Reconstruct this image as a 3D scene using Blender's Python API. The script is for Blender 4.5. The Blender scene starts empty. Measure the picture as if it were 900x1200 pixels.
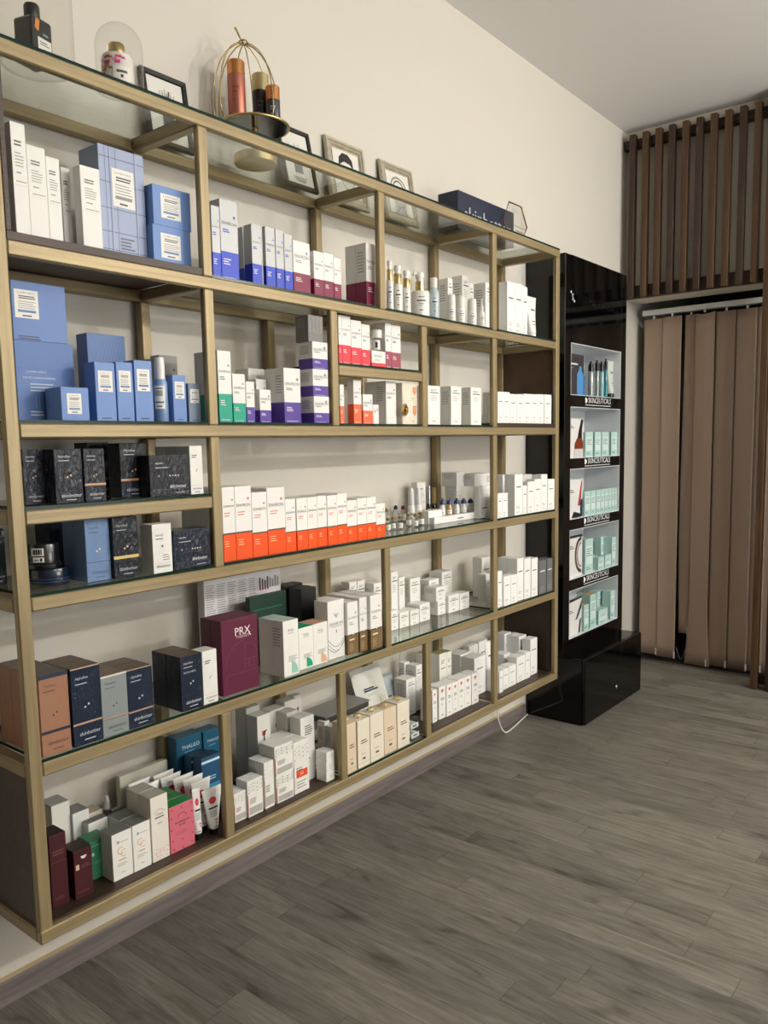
import bpy, bmesh, math, random
from mathutils import Matrix, Vector
random.seed(7)
SC=bpy.context.scene
COL=SC.collection
PI=math.pi
# ------------------------------------------------------------------ helpers
def lin(h):
    h=h.lstrip('#'); r=[]
    for i in (0,2,4):
        c=int(h[i:i+2],16)/255
        r.append(c/12.92 if c<=.04045 else ((c+.055)/1.055)**2.4)
    return (*r,1)
MATS={}
def pbr(name,hexc,rough=.5,metal=0,coat=0,spec=.5,bump=None,emit=None):
    if name in MATS: return MATS[name]
    m=bpy.data.materials.new(name); m.use_nodes=True
    b=m.node_tree.nodes['Principled BSDF']
    b.inputs['Base Color'].default_value=lin(hexc) if isinstance(hexc,str) else hexc
    b.inputs['Roughness'].default_value=rough; b.inputs['Metallic'].default_value=metal
    b.inputs['Coat Weight'].default_value=coat; b.inputs['Coat Roughness'].default_value=.06
    b.inputs['Specular IOR Level'].default_value=spec
    MATS[name]=m
    return m
def N(m,t,**k):
    n=m.node_tree.nodes.new(t)
    for a,v in k.items():
        if a.startswith('i_'): n.inputs[a[2:].replace('_',' ')].default_value=v
        else: setattr(n,a,v)
    return n
def L(m,a,b): m.node_tree.links.new(a,b)
def BS(m): return m.node_tree.nodes['Principled BSDF']
def ramp(m,fac,stops):
    r=N(m,'ShaderNodeValToRGB'); e=r.color_ramp.elements
    while len(e)<len(stops): e.new(.5)
    for x,(p,c) in zip(e,stops): x.position=p; x.color=lin(c) if isinstance(c,str) else c
    L(m,fac,r.inputs['Fac']); return r.outputs['Color']
def grain(name,stops,scale,rough=.55,bump=.0,metal=0,spec=.5,detail=6,coat=0,knots=None):
    """streaky grain: noise on object coordinates squeezed along one axis"""
    if name in MATS: return MATS[name]
    m=pbr(name,'808080',rough,metal,spec=spec,coat=coat)
    tc=N(m,'ShaderNodeTexCoord'); mp=N(m,'ShaderNodeMapping'); mp.inputs['Scale'].default_value=scale
    L(m,tc.outputs['Object'],mp.inputs['Vector'])
    nz=N(m,'ShaderNodeTexNoise',i_Scale=1.0,i_Detail=detail,i_Roughness=.6); L(m,mp.outputs['Vector'],nz.inputs['Vector'])
    c=ramp(m,nz.outputs['Fac'],stops); L(m,c,BS(m).inputs['Base Color'])
    if bump:
        bp=N(m,'ShaderNodeBump',i_Strength=bump,i_Distance=.002); L(m,nz.outputs['Fac'],bp.inputs['Height']); L(m,bp.outputs['Normal'],BS(m).inputs['Normal'])
    return m
def paper(hexc): return pbr('paper_'+hexc,hexc,.42,0,0,.4)
def foil(hexc): return pbr('foil_'+hexc,hexc,.4,.12)
def film(hexc):
    n='film_'+hexc
    if n in MATS: return MATS[n]
    m=pbr(n,hexc,.5,0,.5,.12)
    tc=N(m,'ShaderNodeTexCoord'); mp=N(m,'ShaderNodeMapping'); mp.inputs['Scale'].default_value=(48,58,26); mp.inputs['Rotation'].default_value=(.5,.2,.4)
    L(m,tc.outputs['Object'],mp.inputs['Vector'])
    nz=N(m,'ShaderNodeTexNoise',i_Scale=.9,i_Detail=2.,i_Distortion=2.6); L(m,mp.outputs['Vector'],nz.inputs['Vector'])
    bp=N(m,'ShaderNodeBump',i_Strength=1.0,i_Distance=.0045); L(m,nz.outputs['Fac'],bp.inputs['Height'])
    L(m,bp.outputs['Normal'],BS(m).inputs['Coat Normal'])
    BS(m).inputs['Coat Roughness'].default_value=.05
    return m
def glassy(name,tint,ior=1.45,rough=0):
    if name in MATS: return MATS[name]
    m=bpy.data.materials.new(name); m.use_nodes=True; nt=m.node_tree
    for n in list(nt.nodes):
        if n.type=='BSDF_PRINCIPLED': nt.nodes.remove(n)
    out=[n for n in nt.nodes if n.type=='OUTPUT_MATERIAL'][0]
    tr=N(m,'ShaderNodeBsdfTransparent'); tr.inputs[0].default_value=tint
    gl=N(m,'ShaderNodeBsdfAnisotropic'); gl.inputs['Roughness'].default_value=rough
    ge=N(m,'ShaderNodeNewGeometry'); mr=N(m,'ShaderNodeMapRange'); mr.inputs['To Min'].default_value=ior; mr.inputs['To Max'].default_value=1/ior; L(m,ge.outputs['Backfacing'],mr.inputs['Value']); fr=N(m,'ShaderNodeFresnel'); L(m,mr.outputs[0],fr.inputs[0])
    mx=N(m,'ShaderNodeMixShader'); L(m,fr.outputs[0],mx.inputs[0]); L(m,tr.outputs[0],mx.inputs[1]); L(m,gl.outputs[0],mx.inputs[2]); L(m,mx.outputs[0],out.inputs[0])
    MATS[name]=m; return m
M_CV=grain('champagne_vertical',[(.3,'837354'),(.7,'a4926c')],(90,90,2.5),.4,.15,.28)
M_CH=grain('champagne_horizontal',[(.3,'837354'),(.7,'a4926c')],(90,2.5,90),.4,.15,.28)
M_CX=grain('champagne_cross',[(.3,'837354'),(.7,'a4926c')],(2.5,90,90),.4,.15,.28)
M_GLASS=glassy('shelf_glass',(.93,.96,.94,1))
M_DOME=glassy('dome_glass',(.95,.95,.94,1),1.35)
M_GEDGE=pbr('glass_edge','0b2a20',.2,0,0,.2)
M_WOOD=grain('dark_walnut',[(.25,'2a1d15'),(.55,'3b2a1e'),(.8,'4c3827')],(70,3,70),.5,.2)
M_WOODP=grain('brown_panel',[(.25,'3a2616'),(.55,'50361f'),(.8,'5f4227')],(14,40,8),.5,.15)
M_WENGE=grain('wenge_board',[(.3,'3c2f2a'),(.7,'544540')],(70,4,70),.5,.2)
M_BLACK=pbr('gloss_black','030304',.07,0,0,.42)
M_GOLD=pbr('gold_metal','c6b07c',.3,1)
M_WHITEP=pbr('white_plastic','ecebe6',.3)
M_CLEAR=glassy('bottle_glass',(.9,.92,.91,1),1.5)

def new_obj(name,me,parent=None,loc=None):
    o=bpy.data.objects.new(name,me); COL.objects.link(o)
    if parent is not None: o.parent=parent
    if loc is not None: o.location=loc
    return o
def tag(o,label,cat,group=None):
    o['label']=label; o['category']=cat
    if group: o['group']=group
    return o
def structure(o): o['kind']='structure'; return o
def empty(name,loc,label,cat,group=None):
    return tag(new_obj(name,None,None,loc),label,cat,group)
class MB:
    """collects shapes into one mesh with several materials"""
    def __init__(s): s.v=[];s.f=[];s.m=[];s.mats=[];s.sm=[]
    def mi(s,mat):
        if mat not in s.mats: s.mats.append(mat)
        return s.mats.index(mat)
    def add(s,vs,fs,mat,smooth=False):
        k=len(s.v); i=s.mi(mat); s.v+= [tuple(p) for p in vs]
        for f in fs: s.f.append(tuple(a+k for a in f)); s.m.append(i); s.sm.append(smooth)
    def bm(s,b,mat,smooth=False,M=None):
        b.verts.ensure_lookup_table(); b.verts.index_update()
        s.add([(M@v.co if M else v.co) for v in b.verts],[[v.index for v in f.verts] for f in b.faces],mat,smooth); b.free()
    def box(s,x0,x1,y0,y1,z0,z1,mat,bev=0.0,seg=1,M=None):
        b=bmesh.new(); bmesh.ops.create_cube(b,size=1)
        for v in b.verts: v.co=Vector(((x0+x1)/2+v.co.x*(x1-x0),(y0+y1)/2+v.co.y*(y1-y0),(z0+z1)/2+v.co.z*(z1-z0)))
        if bev: bmesh.ops.bevel(b,geom=b.edges[:],offset=bev,segments=seg,affect='EDGES',profile=.5)
        s.bm(b,mat,False,M)
    def lathe(s,prof,mat,c=(0,0,0),seg=24,M=None,smooth=True,sx=1,sy=1):
        runs=[[prof[0]]]
        for i in range(1,len(prof)):
            runs[-1].append(prof[i])
            if i<len(prof)-1:
                a=math.atan2(prof[i][1]-prof[i-1][1],prof[i][0]-prof[i-1][0]); b=math.atan2(prof[i+1][1]-prof[i][1],prof[i+1][0]-prof[i][0])
                if abs((a-b+PI)%(2*PI)-PI)>.6: runs.append([prof[i]])
        if len(runs)>1:
            for k,r in enumerate(runs): s._lathe(r,mat,c,seg,M,smooth,sx,sy,k==0,k==len(runs)-1)
        else: s._lathe(prof,mat,c,seg,M,smooth,sx,sy,True,True)
    def _lathe(s,prof,mat,c,seg,M,smooth,sx,sy,cap0,cap1):
        vs=[];fs=[];n=len(prof)
        for j in range(seg):
            a=2*PI*j/seg
            for r,z in prof:
                p=Vector((c[0]+r*sx*math.cos(a),c[1]+r*sy*math.sin(a),c[2]+z)); vs.append(M@p if M else p)
        for j in range(seg):
            k=(j+1)%seg
            for i in range(n-1): fs.append((j*n+i,k*n+i,k*n+i+1,j*n+i+1))
        s.add(vs,fs,mat,smooth)
        if cap0 and prof[0][0]>1e-6: s.add([vs[j*n] for j in range(seg)],[list(range(seg))[::-1]],mat)
        if cap1 and prof[-1][0]>1e-6: s.add([vs[j*n+n-1] for j in range(seg)],[list(range(seg))],mat)
    def tube(s,pts,r,mat,seg=8,closed=False):
        pts=[Vector(p) for p in pts]; n=len(pts); vs=[];fs=[]
        up=Vector((.12,.31,.94)).normalized()
        for i,p in enumerate(pts):
            a=pts[(i-1)%n] if (closed or i>0) else p; b=pts[(i+1)%n] if (closed or i<n-1) else p
            t=(b-a).normalized(); u=t.cross(up)
            if u.length<.05: u=t.cross(Vector((1,0,0)))
            u.normalize(); w=t.cross(u)
            for j in range(seg):
                q=2*PI*j/seg; vs.append(p+u*(r*math.cos(q))+w*(r*math.sin(q)))
        for i in range(n if closed else n-1):
            k=(i+1)%n
            for j in range(seg): fs.append((i*seg+j,i*seg+(j+1)%seg,k*seg+(j+1)%seg,k*seg+j))
        if not closed: fs.append(list(range(seg))[::-1]); fs.append([(n-1)*seg+j for j in range(seg)])
        s.add(vs,fs,mat,True)
    def mesh(s,name):
        me=bpy.data.meshes.new(name); me.from_pydata(s.v,[],s.f)
        for m in s.mats: me.materials.append(m)
        me.polygons.foreach_set('material_index',s.m); me.polygons.foreach_set('use_smooth',s.sm); me.update()
        return me
    def build(s,name,parent=None,loc=None): return new_obj(name,s.mesh(name),parent,loc)
def bar(name,x0,x1,y0,y1,z0,z1,mat,parent=None,bev=.002):
    """box mesh with its origin at its own centre-base"""
    c=((x0+x1)/2,(y0+y1)/2,z0); m=MB(); m.box(x0-c[0],x1-c[0],y0-c[1],y1-c[1],0,z1-z0,mat,bev)
    return m.build(name,parent,c)
# ------------------------------------------------------------------ lettering
_TX={}
def text_polys(t):
    if t in _TX: return _TX[t]
    cu=bpy.data.curves.new('t','FONT'); cu.body=t; cu.align_x='CENTER'; cu.align_y='CENTER'; cu.resolution_u=2
    o=bpy.data.objects.new('t',cu); COL.objects.link(o)
    dg=bpy.context.evaluated_depsgraph_get(); me=o.evaluated_get(dg).to_mesh()
    vs=[(v.co.x,v.co.y) for v in me.vertices]; fs=[list(p.vertices) for p in me.polygons]
    o.evaluated_get(dg).to_mesh_clear(); bpy.data.objects.remove(o); bpy.data.curves.remove(cu)
    xs=[v[0] for v in vs]; ys=[v[1] for v in vs]
    cx,cy=(min(xs)+max(xs))/2,(min(ys)+max(ys))/2
    vs=[(x-cx,y-cy) for x,y in vs]; w=max(xs)-min(xs); h=max(ys)-min(ys)
    _TX[t]=(vs,fs,w,h); return _TX[t]
class Print:
    """flat artwork on a face; u right, v up, in metres"""
    def __init__(s,W,H,to3d): s.W=W;s.H=H;s.t=to3d;s.mb=MB();s.e=0
    def poly(s,pts,hexc,fs=None):
        s.mb.add([s.t(u,v,s.e) for u,v in pts],fs or [list(range(len(pts)))],paper(hexc) if isinstance(hexc,str) else hexc); s.e+=.00002
    def rect(s,u0,v0,u1,v1,h): s.poly([(u0*s.W,v0*s.H),(u1*s.W,v0*s.H),(u1*s.W,v1*s.H),(u0*s.W,v1*s.H)],h)
    def text(s,t,u,v,w,h,maxh=None):
        vs,fs,tw,th=text_polys(t); k=w*s.W/tw
        if maxh: k=min(k,maxh*s.H/th)
        s.poly([(u*s.W+x*k,v*s.H+y*k) for x,y in vs],h,fs)
    def lines(s,u0,u1,v0,v1,n,h,fill=.45,rag=.35):
        rnd=random.Random(int((u0+v0*3+n)*1000)); st=(v1-v0)/n
        vs=[];fs=[]
        for i in range(n):
            a=v1-(i+1)*st; b=a+st*fill; e=u1-(u1-u0)*rag*rnd.random(); k=len(vs)
            vs+=[(u0*s.W,a*s.H),(e*s.W,a*s.H),(e*s.W,b*s.H),(u0*s.W,b*s.H)]; fs.append((k,k+1,k+2,k+3))
        s.poly(vs,h,fs)
    def dia(s,u,v,r,h):
        r*=s.W; g=r*.14; vs=[];fs=[]
        for dx,dy in ((0,1),(0,-1),(1,0),(-1,0)):
            cx,cy=u*s.W+dx*r*.5,v*s.H+dy*r*.5; q=r*.5-g*.5; k=len(vs)
            vs+=[(cx,cy-q),(cx+q,cy),(cx,cy+q),(cx-q,cy)]; fs.append((k,k+1,k+2,k+3))
        s.poly(vs,h,fs)
    def disc(s,u,v,r,h,a0=0,a1=2*PI,n=20):
        r*=s.W; p=[(u*s.W+r*math.cos(a0+(a1-a0)*i/n),v*s.H+r*math.sin(a0+(a1-a0)*i/n)) for i in range(n+(a1-a0<6))]
        if a1-a0<6: p.append((u*s.W,v*s.H))
        s.poly(p,h)
    def arc(s,u,v,r,th,h,a0,a1,n=24,ry=None):
        r*=s.W; th*=s.W; ry=(ry*s.W if ry else r); vs=[];fs=[]
        for i in range(n+1):
            a=a0+(a1-a0)*i/n
            for q in (-th/2,th/2): vs.append((u*s.W+(r+q)*math.cos(a),v*s.H+(ry+q)*math.sin(a)))
        for i in range(n): fs.append((2*i,2*i+1,2*i+3,2*i+2))
        s.poly(vs,h,fs)
    def line(s,pts,th,h):
        vs=[];fs=[];th*=s.W/2
        P=[(u*s.W,v*s.H) for u,v in pts]
        for i,(x,y) in enumerate(P):
            a=P[max(i-1,0)];b=P[min(i+1,len(P)-1)]; dx,dy=b[0]-a[0],b[1]-a[1]; l=math.hypot(dx,dy) or 1
            vs+=[(x-dy/l*th,y+dx/l*th),(x+dy/l*th,y-dx/l*th)]
        for i in range(len(P)-1): fs.append((2*i,2*i+1,2*i+3,2*i+2))
        s.poly(vs,h,fs)
    def build(s,name,parent):
        if s.mb.f: return s.mb.build(name,parent)
def front(W,H): return lambda u,v,e: (.0004+e,u-W/2,v)           # on +X face of a thing whose origin is front-centre-base
def lside(W,D): return lambda u,v,e: (-D+u,-W/2-.0004-e,v)
# ------------------------------------------------------------------ cartons
GREY='8d8d8b'; DK='3a3a3c'
def deco_env(p,c,band,main='6f7276'):
    p.dia(.8,.80,.085,c); p.text('ENVIRON',.5,.715,.82,main); p.lines(.12,.6,.60,.655,2,c,.5)
    if band: p.lines(.12,.55,band-.16,band-.07,3,'e9e4e4',.4); p.lines(.12,.8,.03,.05,1,'d9d0d0',.6,.1)
def deco_label(p,u0,v0,u1,v1,bandc):
    p.rect(u0,v0,u1,v1,'eeece6'); w=u1-u0; h=v1-v0
    p.text('[ comfort zone ]',(u0+u1)/2,v1-.11*h,w*.7,'55585e'); p.lines(u0+.18*w,u1-.1*w,v1-.32*h,v1-.18*h,2,'4a4d55',.55,.2)
    p.lines(u0+.14*w,u1-.1*w,v0+.34*h,v0+.64*h,4,'9a9b9c',.35,.2); p.rect(u0+.12*w,v0+.2*h,u1-.12*w,v0+.29*h,bandc); p.lines(u0+.3*w,u1-.3*w,v0+.06*h,v0+.13*h,1,'55585e',.7,.1)
def deco_skb(p,c,seam,top=None,c2=None):
    p.text(top or 'AlphaRet',.36,.86,.44,c); p.lines(.14,.6,.785,.81,1,c,.45)
    for du in (-.06,.06): p.disc(.5+du,.5+du*.25,.035,c2 or c)
    p.text('skinbetter',.56,.15,.72,c); p.lines(.36,.74,.06,.08,1,c,.6,.1)
    p.rect(.0,seam,1,seam+.006,'20242c')
def smallmark(p,c='4a4a4c',v=.68):
    p.lines(.2,.85,v,v+.045,1,c,.55,.25); p.lines(.18,.75,.16,.24,3,'b3b3b1',.4); p.lines(.18,.6,.07,.1,1,'a8a8a6',.5)
def st(body,band=None,bh=0,deco=None,top=None,side=None,mat=paper,look='carton',film_=False):
    return dict(body=body,band=band,bh=bh,deco=deco,top=top,side=side,mat=mat)
def d_wt(p): p.lines(.2,.85,.80,.86,2,'6b6b6b',.5); p.lines(.2,.8,.62,.76,5,'a5a5a5',.35); p.lines(.25,.7,.56,.58,1,'777777',.5); p.lines(.2,.9,.485,.50,1,'8a8a8a',.5,.1); p.rect(.1,.455,.9,.458,'c9c9c7')
def d_plaid(p):
    for u in (.13,.22,.36,.78): p.rect(u,0,u+.008,1,'6d7690')
    for v in (.08,.24,.45,.68,.9): p.rect(0,v,1,v+.006,'5a6480')
    for u in (.24,.80): p.rect(u,0,u+.02,1,'b3bdd6')
    deco_label(p,.27,.48,.76,.82,'8e8f92'); p.lines(.4,.72,.1,.22,4,'6b7184',.5)
def d_czbig(p): p.text('[ comfort zone ]',.33,.62,.32,'dfe6f2'); p.text('THE CITY OF BLUE HORIZONS',.38,.545,.55,'f2f4f8'); p.lines(.22,.62,.38,.5,3,'c7d3e8',.35); p.line([(.3,.16),(.3,.3),(.36,.3),(.36,.16)],.01,'8fa6d0'); p.lines(.2,.5,.07,.15,2,'c7d3e8',.5); p.rect(0,.66,1,.664,'4c669f')
def d_czbig2(p): deco_label(p,.05,.38,.48,.86,'5f7cb8'); p.lines(.08,.55,.02,.10,2,'33415f',.5)
def d_cz(p):
    if p.W>p.H*.8: deco_label(p,.2,.2,.72,.82,'6a86bd')
    else: deco_label(p,.14,.5,.86,.86,'5d7ab5'); p.lines(.25,.75,.04,.07,1,'33415f',.6,.1)
def d_pat(p):
    for i in range(7):
        a=i*.085
        p.line([(a,.35),(a+.4,.95),(a+.47,.9),(a+.1,.33)],.008,'7d9aca')
def d_evm(p): deco_env(p,'8e8e96',.37)
def d_wl(p):
    if p.H>p.W*1.7: p.lines(.2,.8,.87,.92,2,'66666a',.4); p.rect(.16,.815,.86,.835,'2f3038'); p.lines(.2,.75,.62,.78,4,'b0b0b0',.3); p.lines(.3,.72,.08,.12,2,'9a9a9a',.4)
    else: p.lines(.25,.8,.76,.84,1,'77777a',.45,.2); p.rect(.14,.66,.86,.70,'34343c'); p.lines(.25,.75,.4,.58,3,'b0b0b0',.3); p.lines(.32,.68,.12,.2,2,'8d8d8d',.45)
def d_wn(p): smallmark(p)
def d_greytxt(p):
    for i in range(4): p.lines(.05+i*.24,.24+i*.24,.35,.97,24,'9b9a99',.4,.3)
def d_gift(p):
    p.arc(.3,.4,.3,.012,'d9c79a',0,6.3); p.arc(.45,.2,.35,.01,'e0cfa6',0,6.3); p.lines(.62,.85,.1,.2,2,'a99a7a',.35)
    p.poly([(.70*p.W,.8*p.H),(.92*p.W,.8*p.H),(.92*p.W,.5*p.H),(.81*p.W,.36*p.H),(.70*p.W,.5*p.H)],'d98a5c'); p.line([(.74,.66),(.81,.74),(.88,.66),(.81,.5),(.74,.66)],.015,'f2d6b8')
def d_nv(p): deco_skb(p,'c9ccd2',.3,None,'d8b48c')
def d_nvw(p):
    p.text('AlphaRet',.25,.8,.2,'d5d7dc'); p.lines(.14,.5,.69,.73,1,'a9adb6',.5,.1)
    for i in range(4): p.disc(.5+i*.07,.5,.018,'d8b48c' if i%2 else 'd5d7dc')
    p.disc(.22,.5,.022,'8a8f9a'); p.text('skinbetter',.7,.24,.42,'e2e3e6'); p.rect(.05,.17,.95,.175,'8a8f9a'); p.lines(.62,.88,.07,.11,1,'a9adb6',.5,.1)
def d_wsk(p): p.lines(.15,.6,.76,.84,2,'55565c',.45); p.line([(.45,.47),(.58,.53)],.03,'44454a'); p.text('skinbetter',.55,.12,.78,'6c6d72'); p.rect(.06,.185,.94,.188,'9a9a9a'); p.lines(.3,.75,.04,.07,1,'7d7d7d',.6,.1)
def d_wsk2(p): p.text('refresh',.36,.78,.4,'44454a'); p.lines(.15,.62,.69,.73,1,'77787c',.5); p.dia(.5,.55,.07,'33343a'); p.lines(.5,.9,.26,.4,3,'8a8b8f',.35); p.text('skinbetter',.52,.14,.74,'4a4b50'); p.rect(.05,.2,.95,.203,'9a9a9a')
def d_face(p): deco_skb(p,'d0d3da',.28); p.text('FACE & NECK',.42,.70,.56,'e4e6ea')
def d_prx(p):
    p.text('PRX',.58,.82,.42,'f3e6ec'); p.text('THERAPY',.58,.745,.38,'d8b9c6'); p.line([(.74,.775),(.8,.735)],.02,'f3e6ec')
    c='8d4a66'; p.arc(.62,.36,.52,.006,c,PI/2,PI); p.arc(.62,.5,.34,.006,c,0,PI/2,ry=.22); p.line([(.62,.3),(.62,.62)],.006,c); p.line([(.1,.26),(.96,.26)],.006,c); p.line([(.62,.42),(.96,.42)],.006,c); p.line([(.72,.3),(.72,.42)],.006,c); p.arc(.8,.36,.07,.006,c,0,6.28)
    p.line([(.1,.02),(.1,.26)],.006,c)
def d_txt(p):
    for i in range(5): p.lines(.02+i*.135,.13+i*.135,.1,.96,34,'b1b1b4',.45,.3)
    for i in range(8):
        x=.70+i*.035; p.rect(x,.80,x+.02,.93-.02*(i%3),'8f9094' if i>3 else '4b4650')
        if i<4: p.rect(x,.78,x+.022,.81,'a83a55')
    p.lines(.70,.97,.5,.74,8,'b5b5b8',.4,.3)
def wiqo(c,c2):
    def f(p):
        p.text('WiQo',.5,.82,.42,'4c5450',.06); p.lines(.3,.7,.765,.785,1,'9aa09c',.5,.1); p.arc(.5,.36,.4,.008,'d9dbd6',PI/2,PI); p.line([(.1,.55),(.95,.55)],.006,'d9dbd6')
        p.lines(.3,.9,.26,.37,4,'8c928e',.4); p.poly([(.5*p.W,.04*p.H)]+[(.5*p.W+.42*p.W*math.cos(a*PI/24),.04*p.H+.22*p.H*math.sin(a*PI/24)) for a in range(13)],c)
    return f
def d_ev35(p):
    p.text('ENVIRON',.5,.6,.8,'77777a'); p.lines(.2,.85,.55,.565,1,'9a9a9c',.5,.1)
    for a in (-.12,0,.12): p.line([(.5,.7),(.5+a,.78),(.5+a*.3,.74)],.02,'8a8a8c')
    p.line([(.5,.44),(.5,.49)],.05,'77777a')
    for k,c in enumerate(('5f6066','9b9b9e','77787c')): p.line([(i/10,.2+k*.07-.14*math.sin(PI*i/10)+.1*(i/10)*(k==0)) for i in range(11)],.022,c)
def d_evn(p):
    p.dia(.75,.79,.075,'53545a'); p.text('ENVIRON',.5,.70,.8,'77787c'); p.lines(.15,.6,.57,.64,2,'8a8b8e',.4); p.rect(0,.375,1,.39,'26221e'); p.disc(.52,.39,.07,'e6e4df')
    p.lines(.14,.65,.27,.32,1,'e8d9bd',.6); p.lines(.14,.55,.06,.22,5,'b79f7c',.35)
def d_evo(p): p.rect(0,.365,1,.385,'4a4644'); p.dia(.8,.83,.08,'d8584a'); p.text('ENVIRON',.5,.745,.82,'5b5d62'); p.lines(.14,.6,.61,.68,2,'e2876c',.4); p.lines(.14,.5,.2,.30,3,'ffb58a',.4)
def d_mar(p): p.lines(.2,.85,.72,.8,2,'7c4a4c',.4); p.lines(.1,.9,.62,.64,1,'6a3a3c',.5,0); p.lines(.15,.85,.1,.16,2,'6a3a3c',.4)
def d_mar2(p): p.disc(.55,.86,.16,'efe6e0',PI,2*PI); p.rect(.1,.6,.28,.71,'e0c7a8'); p.lines(.4,.9,.62,.7,2,'7c4a4c',.4); p.lines(.15,.85,.12,.16,1,'7c4a4c',.4)
def d_grn(p): p.rect(0,.87,1,.885,'a9d2bf'); p.rect(.08,.62,.2,.7,'dfeee6'); p.lines(.2,.9,.4,.5,2,'7fbf9f',.3); p.rect(0,.15,1,.155,'8cc4a8')
def d_cc(p):
    p.rect(.25,.77,.36,.83,'9a9a98'); p.lines(.4,.85,.785,.81,1,'a0a09e',.5,.1)
    for du,dv,c in ((-.06,.03,'dd8660'),(.1,-.04,'e8a05f')): p.arc(.48+du,.58+dv,.15,.03,c,.9,5.4)
    p.lines(.3,.7,.4,.44,1,'b08a74',.5,.1); p.lines(.22,.8,.28,.36,3,'a9a8a4',.35); p.lines(.4,.6,.13,.16,1,'a9a8a4',.5,.1)
def d_crm(p):
    p.arc(.5,.68,.36,.02,'8a8480',.5,PI-.5,16); p.text('Clean',.5,.72,.4,'4b4a4a'); p.lines(.22,.78,.66,.69,1,'4b4a4a',.6,.1); p.lines(.35,.65,.57,.6,1,'a09a96',.5)
    r=random.Random(3)
    for i in range(26): p.disc(.1+.85*r.random()*(1 if i%2 else .9),.03+.16*r.random(),.03,r.choice(['e6b6b8','eccaca','dfa3a8']),n=8)
    for i in range(14): p.disc(.85+.12*r.random(),.2+.4*r.random(),.022,'ecc6c6',n=8)
def d_pink(p):
    for i,(u,v) in enumerate([(.1,.93),(.5,.92),(.9,.93),(.08,.75),(.92,.74),(.07,.5),(.93,.5),(.1,.26),(.5,.23),(.9,.27),(.12,.07),(.5,.05),(.88,.08)]): p.disc(u,v,.035,'b8324a',n=10)
    p.arc(.5,.68,.2,.02,'8f2f3e',.3,PI-.3); p.text('WATERMELON',.5,.62,.62,'5c2a33'); p.text('BOMB',.5,.55,.26,'5c2a33'); p.lines(.2,.8,.36,.44,3,'a85a66',.35)
def d_th(p): p.text('THALGO',.55,.86,.7,'dcebf2'); p.lines(.3,.8,.79,.805,1,'9cc4d4',.5)
def d_thd(p): p.rect(0,.9,1,.94,'cfe3ee'); p.rect(.0,.2,1,.55,'3d86ad'); p.lines(.3,.8,.62,.7,2,'a9cfe0',.4)
def d_lime(p): p.line([(.01,.03),(.01,.97),(.99,.97),(.99,.03),(.01,.03)],.012,'c3cf7a')
def d_mol(p):
    r=random.Random(int(p.W*9e4))
    for k in range(3):
        pts=[(.08+.85*i/9,.86-.09*k+(.04 if i%2 else -.02)+.03*r.random()) for i in range(10)]
        p.line(pts,.012,'a8a6a2')
        for q in pts[::3]: p.disc(q[0],q[1],.03,'8c8a86',n=8)
    p.lines(.14,.7,.36,.52,4,'55565a',.4); p.rect(.1,.06,.94,.26,'b5b3b0'); p.rect(.0,.02,.04,.62,'c8452e')
def d_molo(p): d_mol(p); p.rect(.0,.0,.05,.63,'ecebe6'); p.rect(.14,.3,.9,.44,'e5552a'); p.text('50',.5,.37,.22,'f6ddcf'); p.rect(.1,.05,.94,.27,'ecebe6'); p.lines(.16,.8,.1,.26,3,'8c8a86',.35)
def d_sun(p): p.lines(.3,.9,.72,.88,5,'55565a',.45); p.rect(.05,.3,.95,.303,'b5b3b0'); p.lines(.2,.8,.34,.38,1,'8c8a86',.4)
def d_sun2(p): p.rect(.35,.74,.62,.8,'b5382f'); p.line([(.5,.66),(.5,.77),(.7,.8)],.09,'2a2626'); p.lines(.3,.85,.4,.6,5,'9a9894',.4)
def d_ring(p): p.arc(.55,.5,.18,.025,'b9b8b4',0,6.28); p.disc(.55,.5,.05,'c9c8c4')
def d_crw(p): p.lines(.25,.8,.5,.6,2,'7a6c56',.5); p.lines(.3,.65,.27,.29,1,'7a6c56',.5); p.rect(0,.09,1,.094,'a89678'); p.disc(.42,.18,.06,'6a6256',n=12); p.rect(.48,.16,.6,.2,'2e2a26')
def d_hrt(p):
    c='cf6a58'
    for du in (-.08,.08): p.disc(.5+du,.88,.1,c,n=12)
    p.poly([(.33*p.W,.87*p.H),(.67*p.W,.87*p.H),(.5*p.W,.79*p.H)],c)
    p.lines(.25,.8,.58,.68,2,'77777a',.5); p.lines(.3,.7,.42,.5,2,'b0b0ae',.4); p.lines(.3,.72,.09,.16,2,'9a9a98',.45)
def d_olv(p): p.lines(.25,.8,.80,.88,3,'77776a',.4); p.rect(.2,.70,.8,.715,'55564a'); p.lines(.3,.7,.1,.2,2,'b0b0a6',.35)
def d_mint(p): p.rect(.1,.25,.9,.8,'cfe3df'); p.lines(.18,.85,.5,.76,4,'5f7f80',.35); p.lines(.18,.7,.1,.2,2,'4f7072',.4); p.line([(.0,.0),(.0,1)],.05,'7fa8a6')
def d_gw(p): p.lines(.75,.95,.3,.8,4,'77777a',.4); p.lines(.05,.6,.1,.9,9,'c4c3c1',.35)
def d_tubep(p): p.poly([(.25*p.W,.1*p.H),(.75*p.W,.1*p.H),(.85*p.W,.9*p.H),(.15*p.W,.9*p.H)],'d2d2d0'); p.lines(.3,.7,.3,.36,1,'55565a',.6,.1); p.arc(.5,.84,.3,.03,'f3f3f1',.3,PI-.3)
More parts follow.
